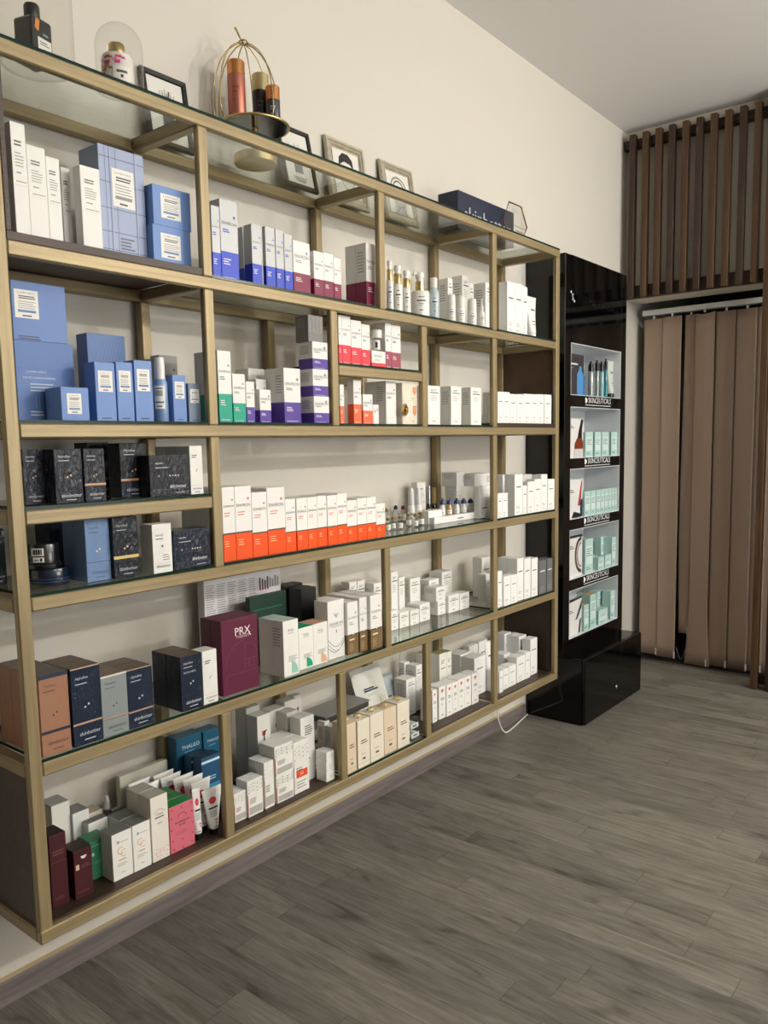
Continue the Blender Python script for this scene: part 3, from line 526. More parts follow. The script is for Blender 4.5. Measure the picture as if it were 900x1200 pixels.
# ------------------------------------------------------------------ goods on the shelves (world metres)
DATA=[
('box','wt',-0.036,0.9328,1.9231,0.033,0.2408,0.05,0,{},'tallest plain white carton, left end, in the wood-lined top left bay','plain white cartons in the wood-lined top left bay'),
('box','wt',-0.036,0.9714,1.9231,0.0432,0.2014,0.05,0,{},'second plain white carton, in the wood-lined top left bay','plain white cartons in the wood-lined top left bay'),
('box','wt',-0.036,1.0098,1.9231,0.0325,0.1876,0.05,0,{},'third plain white carton, in the wood-lined top left bay','plain white cartons in the wood-lined top left bay'),
('box','wt',-0.09,1.0717,1.9231,0.0222,0.1925,0.04,0,{},'slim white carton set back, in the wood-lined top left bay','plain white cartons in the wood-lined top left bay'),
('box','wt',-0.036,1.1021,1.9231,0.0506,0.1896,0.0302,0,{},'white carton in front of the checked box, in the wood-lined top left bay','plain white cartons in the wood-lined top left bay'),
('box','plaid',-0.075,1.2155,1.9231,0.1276,0.2667,0.08,0,{},'blue checked box, leftmost, in the wood-lined top left bay','blue checked boxes in the wood-lined top left bay'),
('box','plaid',-0.17,1.2268,1.9231,0.0647,0.2951,0.06,0,{},'second blue checked box, behind the first, in the wood-lined top left bay','blue checked boxes in the wood-lined top left bay'),
('box','cz',-0.05,1.3395,1.9231,0.118,0.1,0.1,0,{},'lower wide blue box of the pair, in the wood-lined top left bay','blue cartons with white label in the wood-lined top left bay'),
('box','cz',-0.05,1.3441,2.0237,0.1183,0.098,0.1,0,{},'upper wide blue box of the pair, in the wood-lined top left bay','blue cartons with white label in the wood-lined top left bay'),
('box','evb',-0.036,1.4742,1.9121,0.029,0.1914,0.05,0,{},'left silver and blue carton beside the post, on the top shelf, second bay','silver and blue cartons on the top shelf, second bay'),
('box','evb',-0.036,1.5212,1.9121,0.0621,0.215,0.05,0,{},'tallest silver and blue carton, on the top shelf, second bay','silver and blue cartons on the top shelf, second bay'),
('box','evb',-0.036,1.6214,1.9121,0.0374,0.17,0.0338,0,{},'silver and blue carton, third from left, on the top shelf, second bay','silver and blue cartons on the top shelf, second bay'),
('box','evb',-0.12,1.6601,1.9121,0.0313,0.1846,0.04,0,{},'silver and blue carton half hidden behind, on the top shelf, second bay','silver and blue cartons on the top shelf, second bay'),
('box','evb',-0.036,1.6743,1.9121,0.0372,0.1736,0.0131,0,{},'silver and blue carton, fifth from left, on the top shelf, second bay','silver and blue cartons on the top shelf, second bay'),
('box','evb',-0.036,1.7123,1.9121,0.0325,0.174,0.0325,0,{},'silver and blue carton, sixth from left, on the top shelf, second bay','silver and blue cartons on the top shelf, second bay'),
('box','evb',-0.036,1.7476,1.9121,0.0332,0.1675,0.0332,0,{},'silver and blue carton, seventh from left, on the top shelf, second bay','silver and blue cartons on the top shelf, second bay'),
('box','evm',-0.036,1.8029,1.9121,0.0722,0.1546,0.0722,0,{},'white and burgundy carton, leftmost, on the top shelf, second bay','white and burgundy cartons on the top shelf, second bay'),
('box','evm',-0.036,1.8779,1.9121,0.0442,0.1391,0.0442,0,{},'white and burgundy carton, second from left, on the top shelf, second bay','white and burgundy cartons on the top shelf, second bay'),
('box','evm',-0.036,1.9231,1.9121,0.0445,0.1407,0.0445,0,{},'white and burgundy carton, third from left, on the top shelf, second bay','white and burgundy cartons on the top shelf, second bay'),
('box','evm',-0.036,1.9643,1.9121,0.0342,0.1332,0.0342,0,{},'white and burgundy carton, fourth from left, on the top shelf, second bay','white and burgundy cartons on the top shelf, second bay'),
('box','evm',-0.036,2.1391,1.9121,0.0621,0.2073,0.0457,0,{},'white and burgundy carton, fifth from left, on the top shelf, second bay','white and burgundy cartons on the top shelf, second bay'),
('box','evm',-0.0827,2.1391,1.9121,0.0621,0.2073,0.0457,1,{},'white and burgundy carton directly behind the fifth from left, on the top shelf, second bay','white and burgundy cartons on the top shelf, second bay'),
('pump','pump',-0.036,2.248,1.9121,0.0257,0.1727,0.0257,0,{'cap': 175},'white pump bottle with gold collar, leftmost, on the top shelf, third bay','white pump bottles with gold collar on the top shelf, third bay'),
('pump','pump',-0.036,2.2992,1.9121,0.0363,0.1646,0.0363,0,{'cap': 175},'white pump bottle with gold collar, second from left, on the top shelf, third bay','white pump bottles with gold collar on the top shelf, third bay'),
('pump','pump',-0.036,2.3471,1.9121,0.0316,0.1544,0.0316,0,{'cap': 195},'white pump bottle with gold collar, third from left, on the top shelf, third bay','white pump bottles with gold collar on the top shelf, third bay'),
('pump','pump',-0.12,2.468,1.9121,0.026,0.1808,0.026,0,{},'white pump bottle half hidden behind the others, on the top shelf, third bay','white pump bottles with gold collar on the top shelf, third bay'),
('bigpump','bigpump',-0.036,2.4561,1.9121,0.0731,0.1661,0.0731,0,{},'wide white pump bottle with gold collar on the top shelf, third bay',''),
('toner','toner',-0.036,2.5238,1.9121,0.0422,0.1558,0.0422,0,{},'pale blue bottle with white cap on the top shelf, third bay',''),
('box','wl',-0.12,2.7283,1.9121,0.0334,0.1913,0.045,0,{},'white carton with black bar, leftmost, on the top shelf, third bay','white cartons with black bar on the top shelf, third bay'),
('box','wl',-0.12,2.8412,1.9121,0.0534,0.2173,0.05,0,{},'white carton with black bar, second from left, on the top shelf, third bay','white cartons with black bar on the top shelf, third bay'),
('box','wl',-0.14,2.9166,1.9121,0.0309,0.2012,0.03,0,{},'white carton with black bar, third from left, on the top shelf, third bay','white cartons with black bar on the top shelf, third bay'),
('box','wl',-0.1,2.9917,1.9121,0.0609,0.2071,0.06,0,{},'white carton with black bar, fourth from left, on the top shelf, third bay','white cartons with black bar on the top shelf, third bay'),
('mini','mini',-0.04,2.64,1.9121,0.0354,0.1111,0.0354,0,{},'small white bottle, leftmost, on the top shelf, third bay','small white bottles on the top shelf, third bay'),
('mini','mini',-0.04,2.7079,1.9121,0.0379,0.1146,0.0379,0,{},'small white bottle, second from left, on the top shelf, third bay','small white bottles on the top shelf, third bay'),
('mini','mini',-0.04,2.791,1.9121,0.0387,0.1141,0.0387,0,{},'small white bottle, third from left, on the top shelf, third bay','small white bottles on the top shelf, third bay'),
('taper','taper',-0.025,2.8378,1.9121,0.0352,0.1182,0.0377,0,{},'tapered white dropper bottle on the top shelf, third bay',''),
('box','wn',-0.036,3.062,1.9121,0.0641,0.2129,0.041,0,{},'white carton, leftmost, in the top right corner bay','white cartons in the top right corner bay'),
('box','wn',-0.036,3.1283,1.9121,0.0652,0.2143,0.0652,0,{},'white carton, second from left, in the top right corner bay','white cartons in the top right corner bay'),
('box','wn',-0.036,3.1833,1.9121,0.0414,0.2104,0.0414,0,{},'white carton, third from left, in the top right corner bay','white cartons in the top right corner bay'),
('tube','wtube',-0.036,3.2823,1.9121,0.0907,0.1834,0.05,0,{},'white squeeze tube in the top right corner bay',''),
('box','czbig',-0.11,1.0035,1.5232,0.1457,0.1856,0.08,0,{},'big blue box standing upright with white lettering in the blue boxes bay',''),
('box','czbig2',-0.11,0.9976,1.7094,0.1328,0.1334,0.08,0,{},'blue box with white label standing on the big box in the blue boxes bay',''),
('box','cz',-0.03,1.0274,1.5232,0.07,0.0766,0.07,0,{},'small square blue box in front of the big box, in the blue boxes bay','blue cartons with white label in the blue boxes bay'),
('box','czpat',-0.18,1.2132,1.5232,0.1115,0.229,0.05,0,{},'blue box with diagonal line pattern in the blue boxes bay',''),
('box','cz',-0.036,1.1129,1.5232,0.054,0.14,0.045,0,{},'blue carton with white label, second from left, in the blue boxes bay','blue cartons with white label in the blue boxes bay'),
('box','cz',-0.036,1.167,1.5232,0.0466,0.1438,0.045,0,{},'blue carton with white label, third from left, in the blue boxes bay','blue cartons with white label in the blue boxes bay'),
('box','cz',-0.036,1.2209,1.5232,0.0519,0.1516,0.045,0,{},'blue carton with white label, fourth from left, in the blue boxes bay','blue cartons with white label in the blue boxes bay'),
('spray','spray',-0.036,1.2839,1.5232,0.0382,0.1654,0.0382,0,{},'blue spray bottle with white cap in the blue boxes bay',''),
('box','cz',-0.036,1.3303,1.5232,0.0417,0.1215,0.04,0,{},'blue carton with white label, fifth from left, in the blue boxes bay','blue cartons with white label in the blue boxes bay'),
('box','czg',-0.036,1.3787,1.5232,0.0402,0.1015,0.035,0,{},'grey-blue slim carton, in the blue boxes bay',''),
('box','evgr',-0.22,1.4346,1.5232,0.0624,0.194,0.04,0,{},'grey carton with small emblem set back in the blue boxes bay',''),
('box','evt',-0.036,1.4849,1.5232,0.0469,0.1959,0.05,0,{},'taller teal-based carton beside the post, on the second shelf, purple bay','white and teal cartons on the second shelf, purple bay'),
('box','evt',-0.087,1.4849,1.5232,0.0469,0.1959,0.05,1,{},'teal-based carton behind the taller one, on the second shelf, purple bay','white and teal cartons on the second shelf, purple bay'),
('box','evt',-0.036,1.5353,1.5232,0.0465,0.1356,0.045,0,{},'white and teal carton, second from left, on the second shelf, purple bay','white and teal cartons on the second shelf, purple bay'),
('box','evp',-0.036,1.5769,1.5232,0.0315,0.116,0.035,0,{},'white and purple carton, leftmost, on the second shelf, purple bay','white and purple cartons on the second shelf, purple bay'),
('box','evp',-0.16,1.7169,1.5232,0.0674,0.1693,0.06,0,{},'white and purple carton, fourth from left, on the second shelf, purple bay','white and purple cartons on the second shelf, purple bay'),
('box','evp',-0.1,1.6792,1.5232,0.0402,0.1321,0.05,0,{},'white and purple carton, third from left, on the second shelf, purple bay','white and purple cartons on the second shelf, purple bay'),
('box','evp',-0.036,1.6346,1.5232,0.044,0.096,0.04,0,{},'white and purple carton, second from left, on the second shelf, purple bay','white and purple cartons on the second shelf, purple bay'),
('box','evp',-0.036,1.7468,1.5232,0.0698,0.1642,0.0412,0,{},'wide purple-based carton with folded lid, on the second shelf, purple bay','white and purple cartons on the second shelf, purple bay'),
('box','evp',-0.0782,1.7468,1.5232,0.0698,0.1642,0.0412,1,{},'purple-based carton behind the wide one, on the second shelf, purple bay','white and purple cartons on the second shelf, purple bay'),
('box','evp',-0.006,1.8423,1.5232,0.0678,0.0819,0.06,0,{},'bottom carton of the purple stack, on the second shelf, purple bay','white and purple cartons on the second shelf, purple bay'),
('box','evp',-0.006,1.8403,1.6057,0.0678,0.0819,0.06,0,{},'middle carton of the purple stack, on the second shelf, purple bay','white and purple cartons on the second shelf, purple bay'),
('box','evp',-0.006,1.8413,1.6882,0.0678,0.0819,0.06,0,{},'top carton of the purple stack, on the second shelf, purple bay','white and purple cartons on the second shelf, purple bay'),
('box','greytxt',-0.018,1.8373,1.7708,0.0658,0.08,0.055,0,{},'grey text-covered box lying on the purple stack on the second shelf, purple bay',''),
('box','evr',-0.036,1.9703,1.7144,0.016,0.1551,0.05,0,{},'red-based carton by the post, mostly hidden, in the small upper bay','white and red cartons in the small upper bay'),
('box','evr',-0.036,2.0004,1.7144,0.0421,0.1551,0.05,0,{},'white and red carton, second from left, in the small upper bay','white and red cartons in the small upper bay'),
('box','evr',-0.036,2.0491,1.7144,0.0519,0.1459,0.05,0,{},'white and red carton, third from left, in the small upper bay','white and red cartons in the small upper bay'),
('box','evr',-0.036,2.0979,1.7144,0.0433,0.1375,0.05,0,{},'white and red carton, fourth from left, in the small upper bay','white and red cartons in the small upper bay'),
('box','evrs',-0.036,2.1646,1.7144,0.0746,0.0554,0.06,0,{},'low white and red box under the small jar in the small upper bay',''),
('wjar','wjar',-0.036,2.1768,1.7704,0.0389,0.0727,0.0389,0,{},'small clear jar with white lid in the small upper bay',''),
('box','evd',-0.036,2.2191,1.7144,0.033,0.1551,0.0441,0,{},'white and dusty rose carton, leftmost, in the small upper bay','white and dusty rose cartons in the small upper bay'),
('box','evd',-0.036,2.2629,1.7144,0.0521,0.1511,0.05,0,{},'white and dusty rose carton, second from left, in the small upper bay','white and dusty rose cartons in the small upper bay'),
('box','evo2',-0.036,1.9717,1.5232,0.0206,0.1254,0.05,0,{},'orange-based carton by the post, half hidden, in the small lower bay','white and coral orange cartons in the small lower bay'),
('box','evo2',-0.036,2.0487,1.5232,0.039,0.1433,0.0273,0,{},'white and coral orange carton, second from left, in the small lower bay','white and coral orange cartons in the small lower bay'),
('box','evo2',-0.036,2.102,1.5232,0.051,0.0986,0.05,0,{},'white and coral orange carton, third from left, in the small lower bay','white and coral orange cartons in the small lower bay'),
('box','wev',-0.036,2.1444,1.5232,0.0301,0.0649,0.035,0,{},'smallest white carton in front, in the small lower bay','white cartons in the small lower bay'),
('box','wev',-0.036,2.2293,1.5232,0.0567,0.1486,0.0478,0,{},'tall white carton beside the gift boxes, in the small lower bay','white cartons in the small lower bay'),
('box','wev',-0.0848,2.2293,1.5232,0.0567,0.1486,0.0478,1,{},'tall white carton hidden behind its twin, in the small lower bay','white cartons in the small lower bay'),
('box','gift',-0.022,2.3197,1.5232,0.0877,0.0823,0.05,0,{},'lower gift box with the gold rosette, in the small lower bay','cream gift boxes in the small lower bay'),
('box','gift',-0.022,2.3197,1.6061,0.0876,0.0618,0.05,0,{},'upper gift box of the pair, in the small lower bay','cream gift boxes in the small lower bay'),
('box','wb',-0.036,2.4893,1.5232,0.078,0.1441,0.05,0,{},'white carton with black bar, leftmost, on the second shelf, fourth bay','white cartons with black bar on the second shelf, fourth bay'),
('box','wb',-0.036,2.6372,1.5232,0.0702,0.1479,0.0496,0,{},'white carton with black bar, second from left, on the second shelf, fourth bay','white cartons with black bar on the second shelf, fourth bay'),
('box','wb',-0.036,2.7821,1.5232,0.0787,0.1492,0.0443,0,{},'white carton with black bar, third from left, on the second shelf, fourth bay','white cartons with black bar on the second shelf, fourth bay'),
('box','wn',-0.008,2.9272,1.5327,0.0466,0.1276,0.0235,0,{},'white carton, leftmost, in the upper brown-backed bay','white cartons in the upper brown-backed bay'),
('box','wn',-0.0325,2.9272,1.5327,0.0466,0.1276,0.0235,1,{},'white carton directly behind the leftmost, in the upper brown-backed bay','white cartons in the upper brown-backed bay'),
('box','wn',-0.057,2.9272,1.5327,0.0466,0.1276,0.0235,2,{},'white carton two places behind the leftmost, in the upper brown-backed bay','white cartons in the upper brown-backed bay'),
('box','wn',-0.008,2.9769,1.5327,0.0502,0.1281,0.0502,0,{},'white carton, second from left, in the upper brown-backed bay','white cartons in the upper brown-backed bay'),
('box','wn',-0.008,3.0329,1.5327,0.0593,0.1218,0.0593,0,{},'white carton, third from left, in the upper brown-backed bay','white cartons in the upper brown-backed bay'),
('box','wn',-0.008,3.0936,1.5327,0.0569,0.1215,0.0569,0,{},'white carton, fourth from left, in the upper brown-backed bay','white cartons in the upper brown-backed bay'),
('box','wn',-0.008,3.1567,1.5327,0.0667,0.1268,0.0667,0,{},'white carton, fifth from left, in the upper brown-backed bay','white cartons in the upper brown-backed bay'),
('box','wn',-0.008,3.2209,1.5327,0.0588,0.1273,0.0588,0,{},'white carton, sixth from left, in the upper brown-backed bay','white cartons in the upper brown-backed bay'),
('box','wn',-0.008,3.2797,1.5327,0.056,0.1294,0.056,0,{},'white carton, seventh from left, in the upper brown-backed bay','white cartons in the upper brown-backed bay'),
('box','wn',-0.008,3.3467,1.5327,0.0665,0.1303,0.0665,0,{},'white carton, eighth from left, in the upper brown-backed bay','white cartons in the upper brown-backed bay'),
('box','nvf',-0.0534,0.9284,1.3315,0.0508,0.1266,0.06,0,{},'dark cellophane-wrapped box, leftmost, on the narrow left shelf','dark cellophane-wrapped boxes on the narrow left shelf'),
('box','nvf',-0.0112,0.9896,1.3315,0.0691,0.1253,0.06,0,{},'dark cellophane-wrapped box, second from left, on the narrow left shelf','dark cellophane-wrapped boxes on the narrow left shelf'),
('box','nvc',-0.006,1.0526,1.3315,0.0546,0.1252,0.055,0,{},'dark wrapped box with copper band, leftmost, on the narrow left shelf','dark wrapped boxes with copper band on the narrow left shelf'),
('box','nvc',-0.17,1.1651,1.3315,0.0638,0.1407,0.06,0,{},'dark wrapped box behind, only its top showing, on the narrow left shelf','dark wrapped boxes with copper band on the narrow left shelf'),
('box','nvc',-0.0561,1.193,1.3315,0.077,0.1376,0.0558,0,{},'dark wrapped box with copper band, third from left, on the narrow left shelf','dark wrapped boxes with copper band on the narrow left shelf'),
('box','nvw',-0.0071,1.2662,1.3315,0.1218,0.1055,0.0484,0,{},'wide low dark wrapped box on the narrow left shelf',''),
('box','wsk',-0.006,1.3507,1.3315,0.0408,0.1272,0.05,0,{},'slim white carton on the narrow left shelf','slim white cartons on the narrow left shelf'),
('box','wsk',-0.057,1.3507,1.3315,0.0408,0.1272,0.05,1,{},'slim white carton directly behind the front one, on the narrow left shelf','slim white cartons on the narrow left shelf'),
('box','wsk',-0.108,1.3507,1.3315,0.0408,0.1272,0.05,2,{},'slim white carton two places behind the front one, on the narrow left shelf','slim white cartons on the narrow left shelf'),
('njar','jarnavy',-0.07,0.9835,1.1359,0.0965,0.0379,0.0965,0,{},'round navy jar, lower of two on the round jar shelf',''),
('njar','jarnavy2',-0.07,0.9671,1.1744,0.08,0.0606,0.08,0,{},'round black jar with barcode label, upper of two on the round jar shelf',''),
('box','nvb',-0.2,1.0555,1.1359,0.0445,0.1425,0.07,0,{},'tall navy box at the back on the round jar shelf',''),
('box','lbf',-0.0321,1.0655,1.1359,0.0652,0.1515,0.0507,0,{},'light blue wrapped box, on the round jar shelf','light blue wrapped boxes on the round jar shelf'),
('box','lbf',-0.0838,1.0691,1.1359,0.0723,0.1515,0.0507,1,{},'light blue wrapped box behind its twin, on the round jar shelf','light blue wrapped boxes on the round jar shelf'),
('box','nvg',-0.0196,1.1345,1.1359,0.0704,0.1513,0.06,0,{},'dark wrapped box with gold band on the round jar shelf',''),
('box','wsk2',-0.006,1.2318,1.1359,0.0583,0.1256,0.051,0,{},'white carton with black diamond on the round jar shelf',''),
('box','nvw2',-0.006,1.3257,1.1359,0.1201,0.1038,0.06,0,{},'wide low navy wrapped box on the round jar shelf',''),
('box','nvf',-0.19,0.8933,1.1359,0.0439,0.1336,0.06,0,{},'dark wrapped box at the open left end, on the round jar shelf',''),
('box','evo',-0.012,1.4599,1.1359,0.0446,0.2076,0.045,0,{},'white and bright orange carton, leftmost, in the wide middle bay','white and bright orange cartons in the wide middle bay'),
('box','evo',-0.058,1.4599,1.1359,0.0446,0.2076,0.045,1,{},'white and bright orange carton directly behind the leftmost, in the wide middle bay','white and bright orange cartons in the wide middle bay'),
('box','evo',-0.104,1.4599,1.1359,0.0446,0.2076,0.045,2,{},'white and bright orange carton two places behind the leftmost, in the wide middle bay','white and bright orange cartons in the wide middle bay'),
('box','evo',-0.15,1.4599,1.1359,0.0446,0.2076,0.045,3,{},'white and bright orange carton three places behind the leftmost, in the wide middle bay','white and bright orange cartons in the wide middle bay'),
('box','evo',-0.012,1.5139,1.1359,0.0605,0.2078,0.045,0,{},'white and bright orange carton, second from left, in the wide middle bay','white and bright orange cartons in the wide middle bay'),
('box','evo',-0.058,1.5139,1.1359,0.0605,0.2078,0.045,1,{},'white and bright orange carton directly behind the second from left, in the wide middle bay','white and bright orange cartons in the wide middle bay'),
('box','evo',-0.012,1.5745,1.1359,0.0578,0.1866,0.045,0,{},'white and bright orange carton, third from left, in the wide middle bay','white and bright orange cartons in the wide middle bay'),
('box','evo',-0.058,1.5745,1.1359,0.0578,0.1866,0.045,1,{},'white and bright orange carton directly behind the third from left, in the wide middle bay','white and bright orange cartons in the wide middle bay'),
('box','evo',-0.012,1.6406,1.1359,0.0712,0.1969,0.045,0,{},'white and bright orange carton, fourth from left, in the wide middle bay','white and bright orange cartons in the wide middle bay'),
('box','evo',-0.058,1.6406,1.1359,0.0712,0.1969,0.045,1,{},'white and bright orange carton directly behind the fourth from left, in the wide middle bay','white and bright orange cartons in the wide middle bay'),
('box','evo',-0.012,1.6987,1.1359,0.0434,0.1589,0.045,0,{},'white and bright orange carton, fifth from left, in the wide middle bay','white and bright orange cartons in the wide middle bay'),
('box','evo',-0.058,1.6987,1.1359,0.0434,0.1589,0.045,1,{},'white and bright orange carton directly behind the fifth from left, in the wide middle bay','white and bright orange cartons in the wide middle bay'),
('box','evo',-0.012,1.7485,1.1359,0.0464,0.1586,0.045,0,{},'white and bright orange carton, sixth from left, in the wide middle bay','white and bright orange cartons in the wide middle bay'),
('box','evo',-0.058,1.7485,1.1359,0.0464,0.1586,0.045,1,{},'white and bright orange carton directly behind the sixth from left, in the wide middle bay','white and bright orange cartons in the wide middle bay'),
('box','evo',-0.012,1.7939,1.1359,0.0427,0.1585,0.045,0,{},'white and bright orange carton, seventh from left, in the wide middle bay','white and bright orange cartons in the wide middle bay'),
('box','evo',-0.058,1.7939,1.1359,0.0427,0.1585,0.045,1,{},'white and bright orange carton directly behind the seventh from left, in the wide middle bay','white and bright orange cartons in the wide middle bay'),
('box','evo',-0.012,1.8376,1.1359,0.0429,0.1599,0.045,0,{},'white and bright orange carton, eighth from left, in the wide middle bay','white and bright orange cartons in the wide middle bay'),
('box','evo',-0.058,1.8376,1.1359,0.0429,0.1599,0.045,1,{},'white and bright orange carton directly behind the eighth from left, in the wide middle bay','white and bright orange cartons in the wide middle bay'),
('box','evo',-0.012,1.8856,1.1359,0.046,0.1587,0.045,0,{},'white and bright orange carton, ninth from left, in the wide middle bay','white and bright orange cartons in the wide middle bay'),
('box','evo',-0.058,1.8856,1.1359,0.046,0.1587,0.045,1,{},'white and bright orange carton directly behind the ninth from left, in the wide middle bay','white and bright orange cartons in the wide middle bay'),
('box','evo',-0.012,1.9327,1.1359,0.0464,0.1619,0.045,0,{},'white and bright orange carton, tenth from left, in the wide middle bay','white and bright orange cartons in the wide middle bay'),
('box','evo',-0.058,1.9327,1.1359,0.0464,0.1619,0.045,1,{},'white and bright orange carton directly behind the tenth from left, in the wide middle bay','white and bright orange cartons in the wide middle bay'),
('box','evo',-0.012,1.9812,1.1359,0.0487,0.1362,0.045,0,{},'white and bright orange carton, eleventh from left, in the wide middle bay','white and bright orange cartons in the wide middle bay'),
('box','evo',-0.058,1.9812,1.1359,0.0487,0.1362,0.045,1,{},'white and bright orange carton directly behind the eleventh from left, in the wide middle bay','white and bright orange cartons in the wide middle bay'),
('box','evo',-0.012,2.0315,1.1359,0.0482,0.1403,0.045,0,{},'white and bright orange carton, twelfth from left, in the wide middle bay','white and bright orange cartons in the wide middle bay'),
('box','evo',-0.058,2.0315,1.1359,0.0482,0.1403,0.045,1,{},'white and bright orange carton directly behind the twelfth from left, in the wide middle bay','white and bright orange cartons in the wide middle bay'),
('box','evo',-0.012,2.0809,1.1359,0.0485,0.1403,0.045,0,{},'white and bright orange carton, thirteenth from left, in the wide middle bay','white and bright orange cartons in the wide middle bay'),
('box','evo',-0.058,2.0809,1.1359,0.0485,0.1403,0.045,1,{},'white and bright orange carton directly behind the thirteenth from left, in the wide middle bay','white and bright orange cartons in the wide middle bay'),
('box','evo',-0.012,2.1306,1.1359,0.0489,0.1158,0.045,0,{},'white and bright orange carton, fourteenth from left, in the wide middle bay','white and bright orange cartons in the wide middle bay'),
('box','evo',-0.058,2.1306,1.1359,0.0489,0.1158,0.045,1,{},'white and bright orange carton directly behind the fourteenth from left, in the wide middle bay','white and bright orange cartons in the wide middle bay'),
('vial','vial',-0.1031,2.2975,1.1359,0.0243,0.0502,0.0243,0,{},'gold-capped glass vial, front row, leftmost, in the wide middle bay','glass vials in the wide middle bay'),
('vial','vial',-0.1156,2.343,1.1359,0.0228,0.0506,0.027,0,{},'gold-capped glass vial, front row, second from left, in the wide middle bay','glass vials in the wide middle bay'),
('vial','vial',-0.1015,2.3691,1.1359,0.027,0.0508,0.027,0,{},'gold-capped glass vial, front row, third from left, in the wide middle bay','glass vials in the wide middle bay'),
('vial','vial',-0.1371,2.4688,1.1359,0.0279,0.0525,0.0279,0,{},'gold-capped glass vial, front row, fifth from left, in the wide middle bay','glass vials in the wide middle bay'),
('vial','vial',-0.0992,2.4625,1.1359,0.0277,0.052,0.0277,0,{},'gold-capped glass vial, front row, fourth from left, in the wide middle bay','glass vials in the wide middle bay'),
('vial','vial',-0.1165,2.5245,1.1359,0.027,0.0532,0.027,0,{},'gold-capped glass vial, front row, sixth from left, in the wide middle bay','glass vials in the wide middle bay'),
('vial','vial',-0.1506,2.5931,1.1359,0.0275,0.0541,0.0275,0,{},'gold-capped glass vial, front row, seventh from left, in the wide middle bay','glass vials in the wide middle bay'),
('vial','vial',-0.262,2.4902,1.1359,0.0276,0.0645,0.02,0,{'cap': 'g'},'gold-capped glass vial, back row in the wide middle bay','glass vials in the wide middle bay'),
('vial','vial',-0.262,2.5508,1.1359,0.028,0.0708,0.02,0,{'cap': 'b'},'blue-capped glass vial, back row in the wide middle bay','glass vials in the wide middle bay'),
('vial','vial',-0.262,2.5997,1.1359,0.0283,0.0673,0.02,0,{'cap': 'r'},'red-capped glass vial, back row in the wide middle bay','glass vials in the wide middle bay'),
('serum','serum',-0.18,2.5482,1.1359,0.0311,0.1426,0.0311,0,{},'white dropper bottle, leftmost, in the wide middle bay','white dropper bottles in the wide middle bay'),
('serum','serum',-0.18,2.5947,1.1359,0.0291,0.1401,0.0291,0,{},'white dropper bottle, second from left, in the wide middle bay','white dropper bottles in the wide middle bay'),
('box','wt2',-0.245,2.6873,1.1359,0.0587,0.1575,0.03,0,{},'slim white carton behind the dropper bottles, in the wide middle bay',''),
('blackb','blk',-0.262,2.778,1.1359,0.0231,0.1351,0.02,0,{'cap': 'silver'},'black bottle with silver cap in the wide middle bay','black bottles in the wide middle bay'),
('blackb','blk',-0.262,2.821,1.1359,0.0285,0.1288,0.02,0,{'cap': 'gold'},'black bottle with gold cap in the wide middle bay','black bottles in the wide middle bay'),
('box','wflat',-0.0949,2.7519,1.1359,0.3726,0.0252,0.0238,0,{},'long flat white box lying at the front in the wide middle bay',''),
('box','wflat2',-0.1194,2.6071,1.1359,0.0939,0.0516,0.0306,0,{},'low white box behind the long flat one in the wide middle bay',''),
('bluecap','bc',-0.1169,2.6741,1.1617,0.0304,0.0708,0.0304,0,{'idx': 0},'small bottle with navy cap, leftmost, in the wide middle bay','small bottles with navy cap in the wide middle bay'),
('bluecap','bc',-0.1169,2.7239,1.1617,0.0308,0.0676,0.0308,0,{'idx': 1},'small bottle with navy cap, second from left, in the wide middle bay','small bottles with navy cap in the wide middle bay'),
('bluecap','bc',-0.1169,2.7789,1.1617,0.0312,0.0641,0.0312,0,{'idx': 2},'small bottle with navy cap, third from left, in the wide middle bay','small bottles with navy cap in the wide middle bay'),
('bluecap','bc',-0.1169,2.8313,1.1617,0.0316,0.0607,0.0316,0,{'idx': 3},'small bottle with navy cap, fourth from left, in the wide middle bay','small bottles with navy cap in the wide middle bay'),
('bluecap','bc',-0.1169,2.8861,1.1617,0.032,0.0572,0.032,0,{'idx': 4},'small bottle with navy cap, fifth from left, in the wide middle bay','small bottles with navy cap in the wide middle bay'),
('box','wflat3',-0.14,2.9411,1.1359,0.0534,0.0324,0.04,0,{},'tiny white box behind the blue-capped bottles in the wide middle bay',''),
('box','gw',-0.1491,2.8178,1.1359,0.0262,0.1353,0.0584,0,{},'lower white box of the back stack, behind the blue-capped bottles, in the wide middle bay','white boxes in the wide middle bay'),
('box','gw',-0.14,2.8228,1.2718,0.0583,0.0591,0.0772,0,{},'white box lying on top of the back stack, text on side','white boxes in the wide middle bay'),
('box','tubep',-0.07,2.901,1.1359,0.092,0.134,0.0243,0,{},'white carton with grey tube picture in the wide middle bay',''),
('box','gw',-0.09,2.9167,1.2705,0.1271,0.0519,0.08,0,{},'white box lying on top of the tube-picture carton, in the wide middle bay','white boxes in the wide middle bay'),
('box','wn',-0.006,2.9171,1.1359,0.0381,0.1033,0.03,0,{},'white carton, leftmost, on the third shelf, rightmost bay','white cartons on the third shelf, rightmost bay'),
('box','wn',-0.006,2.9598,1.1359,0.0436,0.1023,0.03,0,{},'white carton, second from left, on the third shelf, rightmost bay','white cartons on the third shelf, rightmost bay'),
('box','wn',-0.006,3.0752,1.1359,0.0688,0.177,0.05,0,{},'white carton, third from left, on the third shelf, rightmost bay','white cartons on the third shelf, rightmost bay'),
('box','wn',-0.006,3.13,1.1359,0.0368,0.1253,0.04,0,{},'white carton, fourth from left, on the third shelf, rightmost bay','white cartons on the third shelf, rightmost bay'),
('box','wn',-0.006,3.1865,1.1359,0.0639,0.1397,0.05,0,{},'white carton, fifth from left, on the third shelf, rightmost bay','white cartons on the third shelf, rightmost bay'),
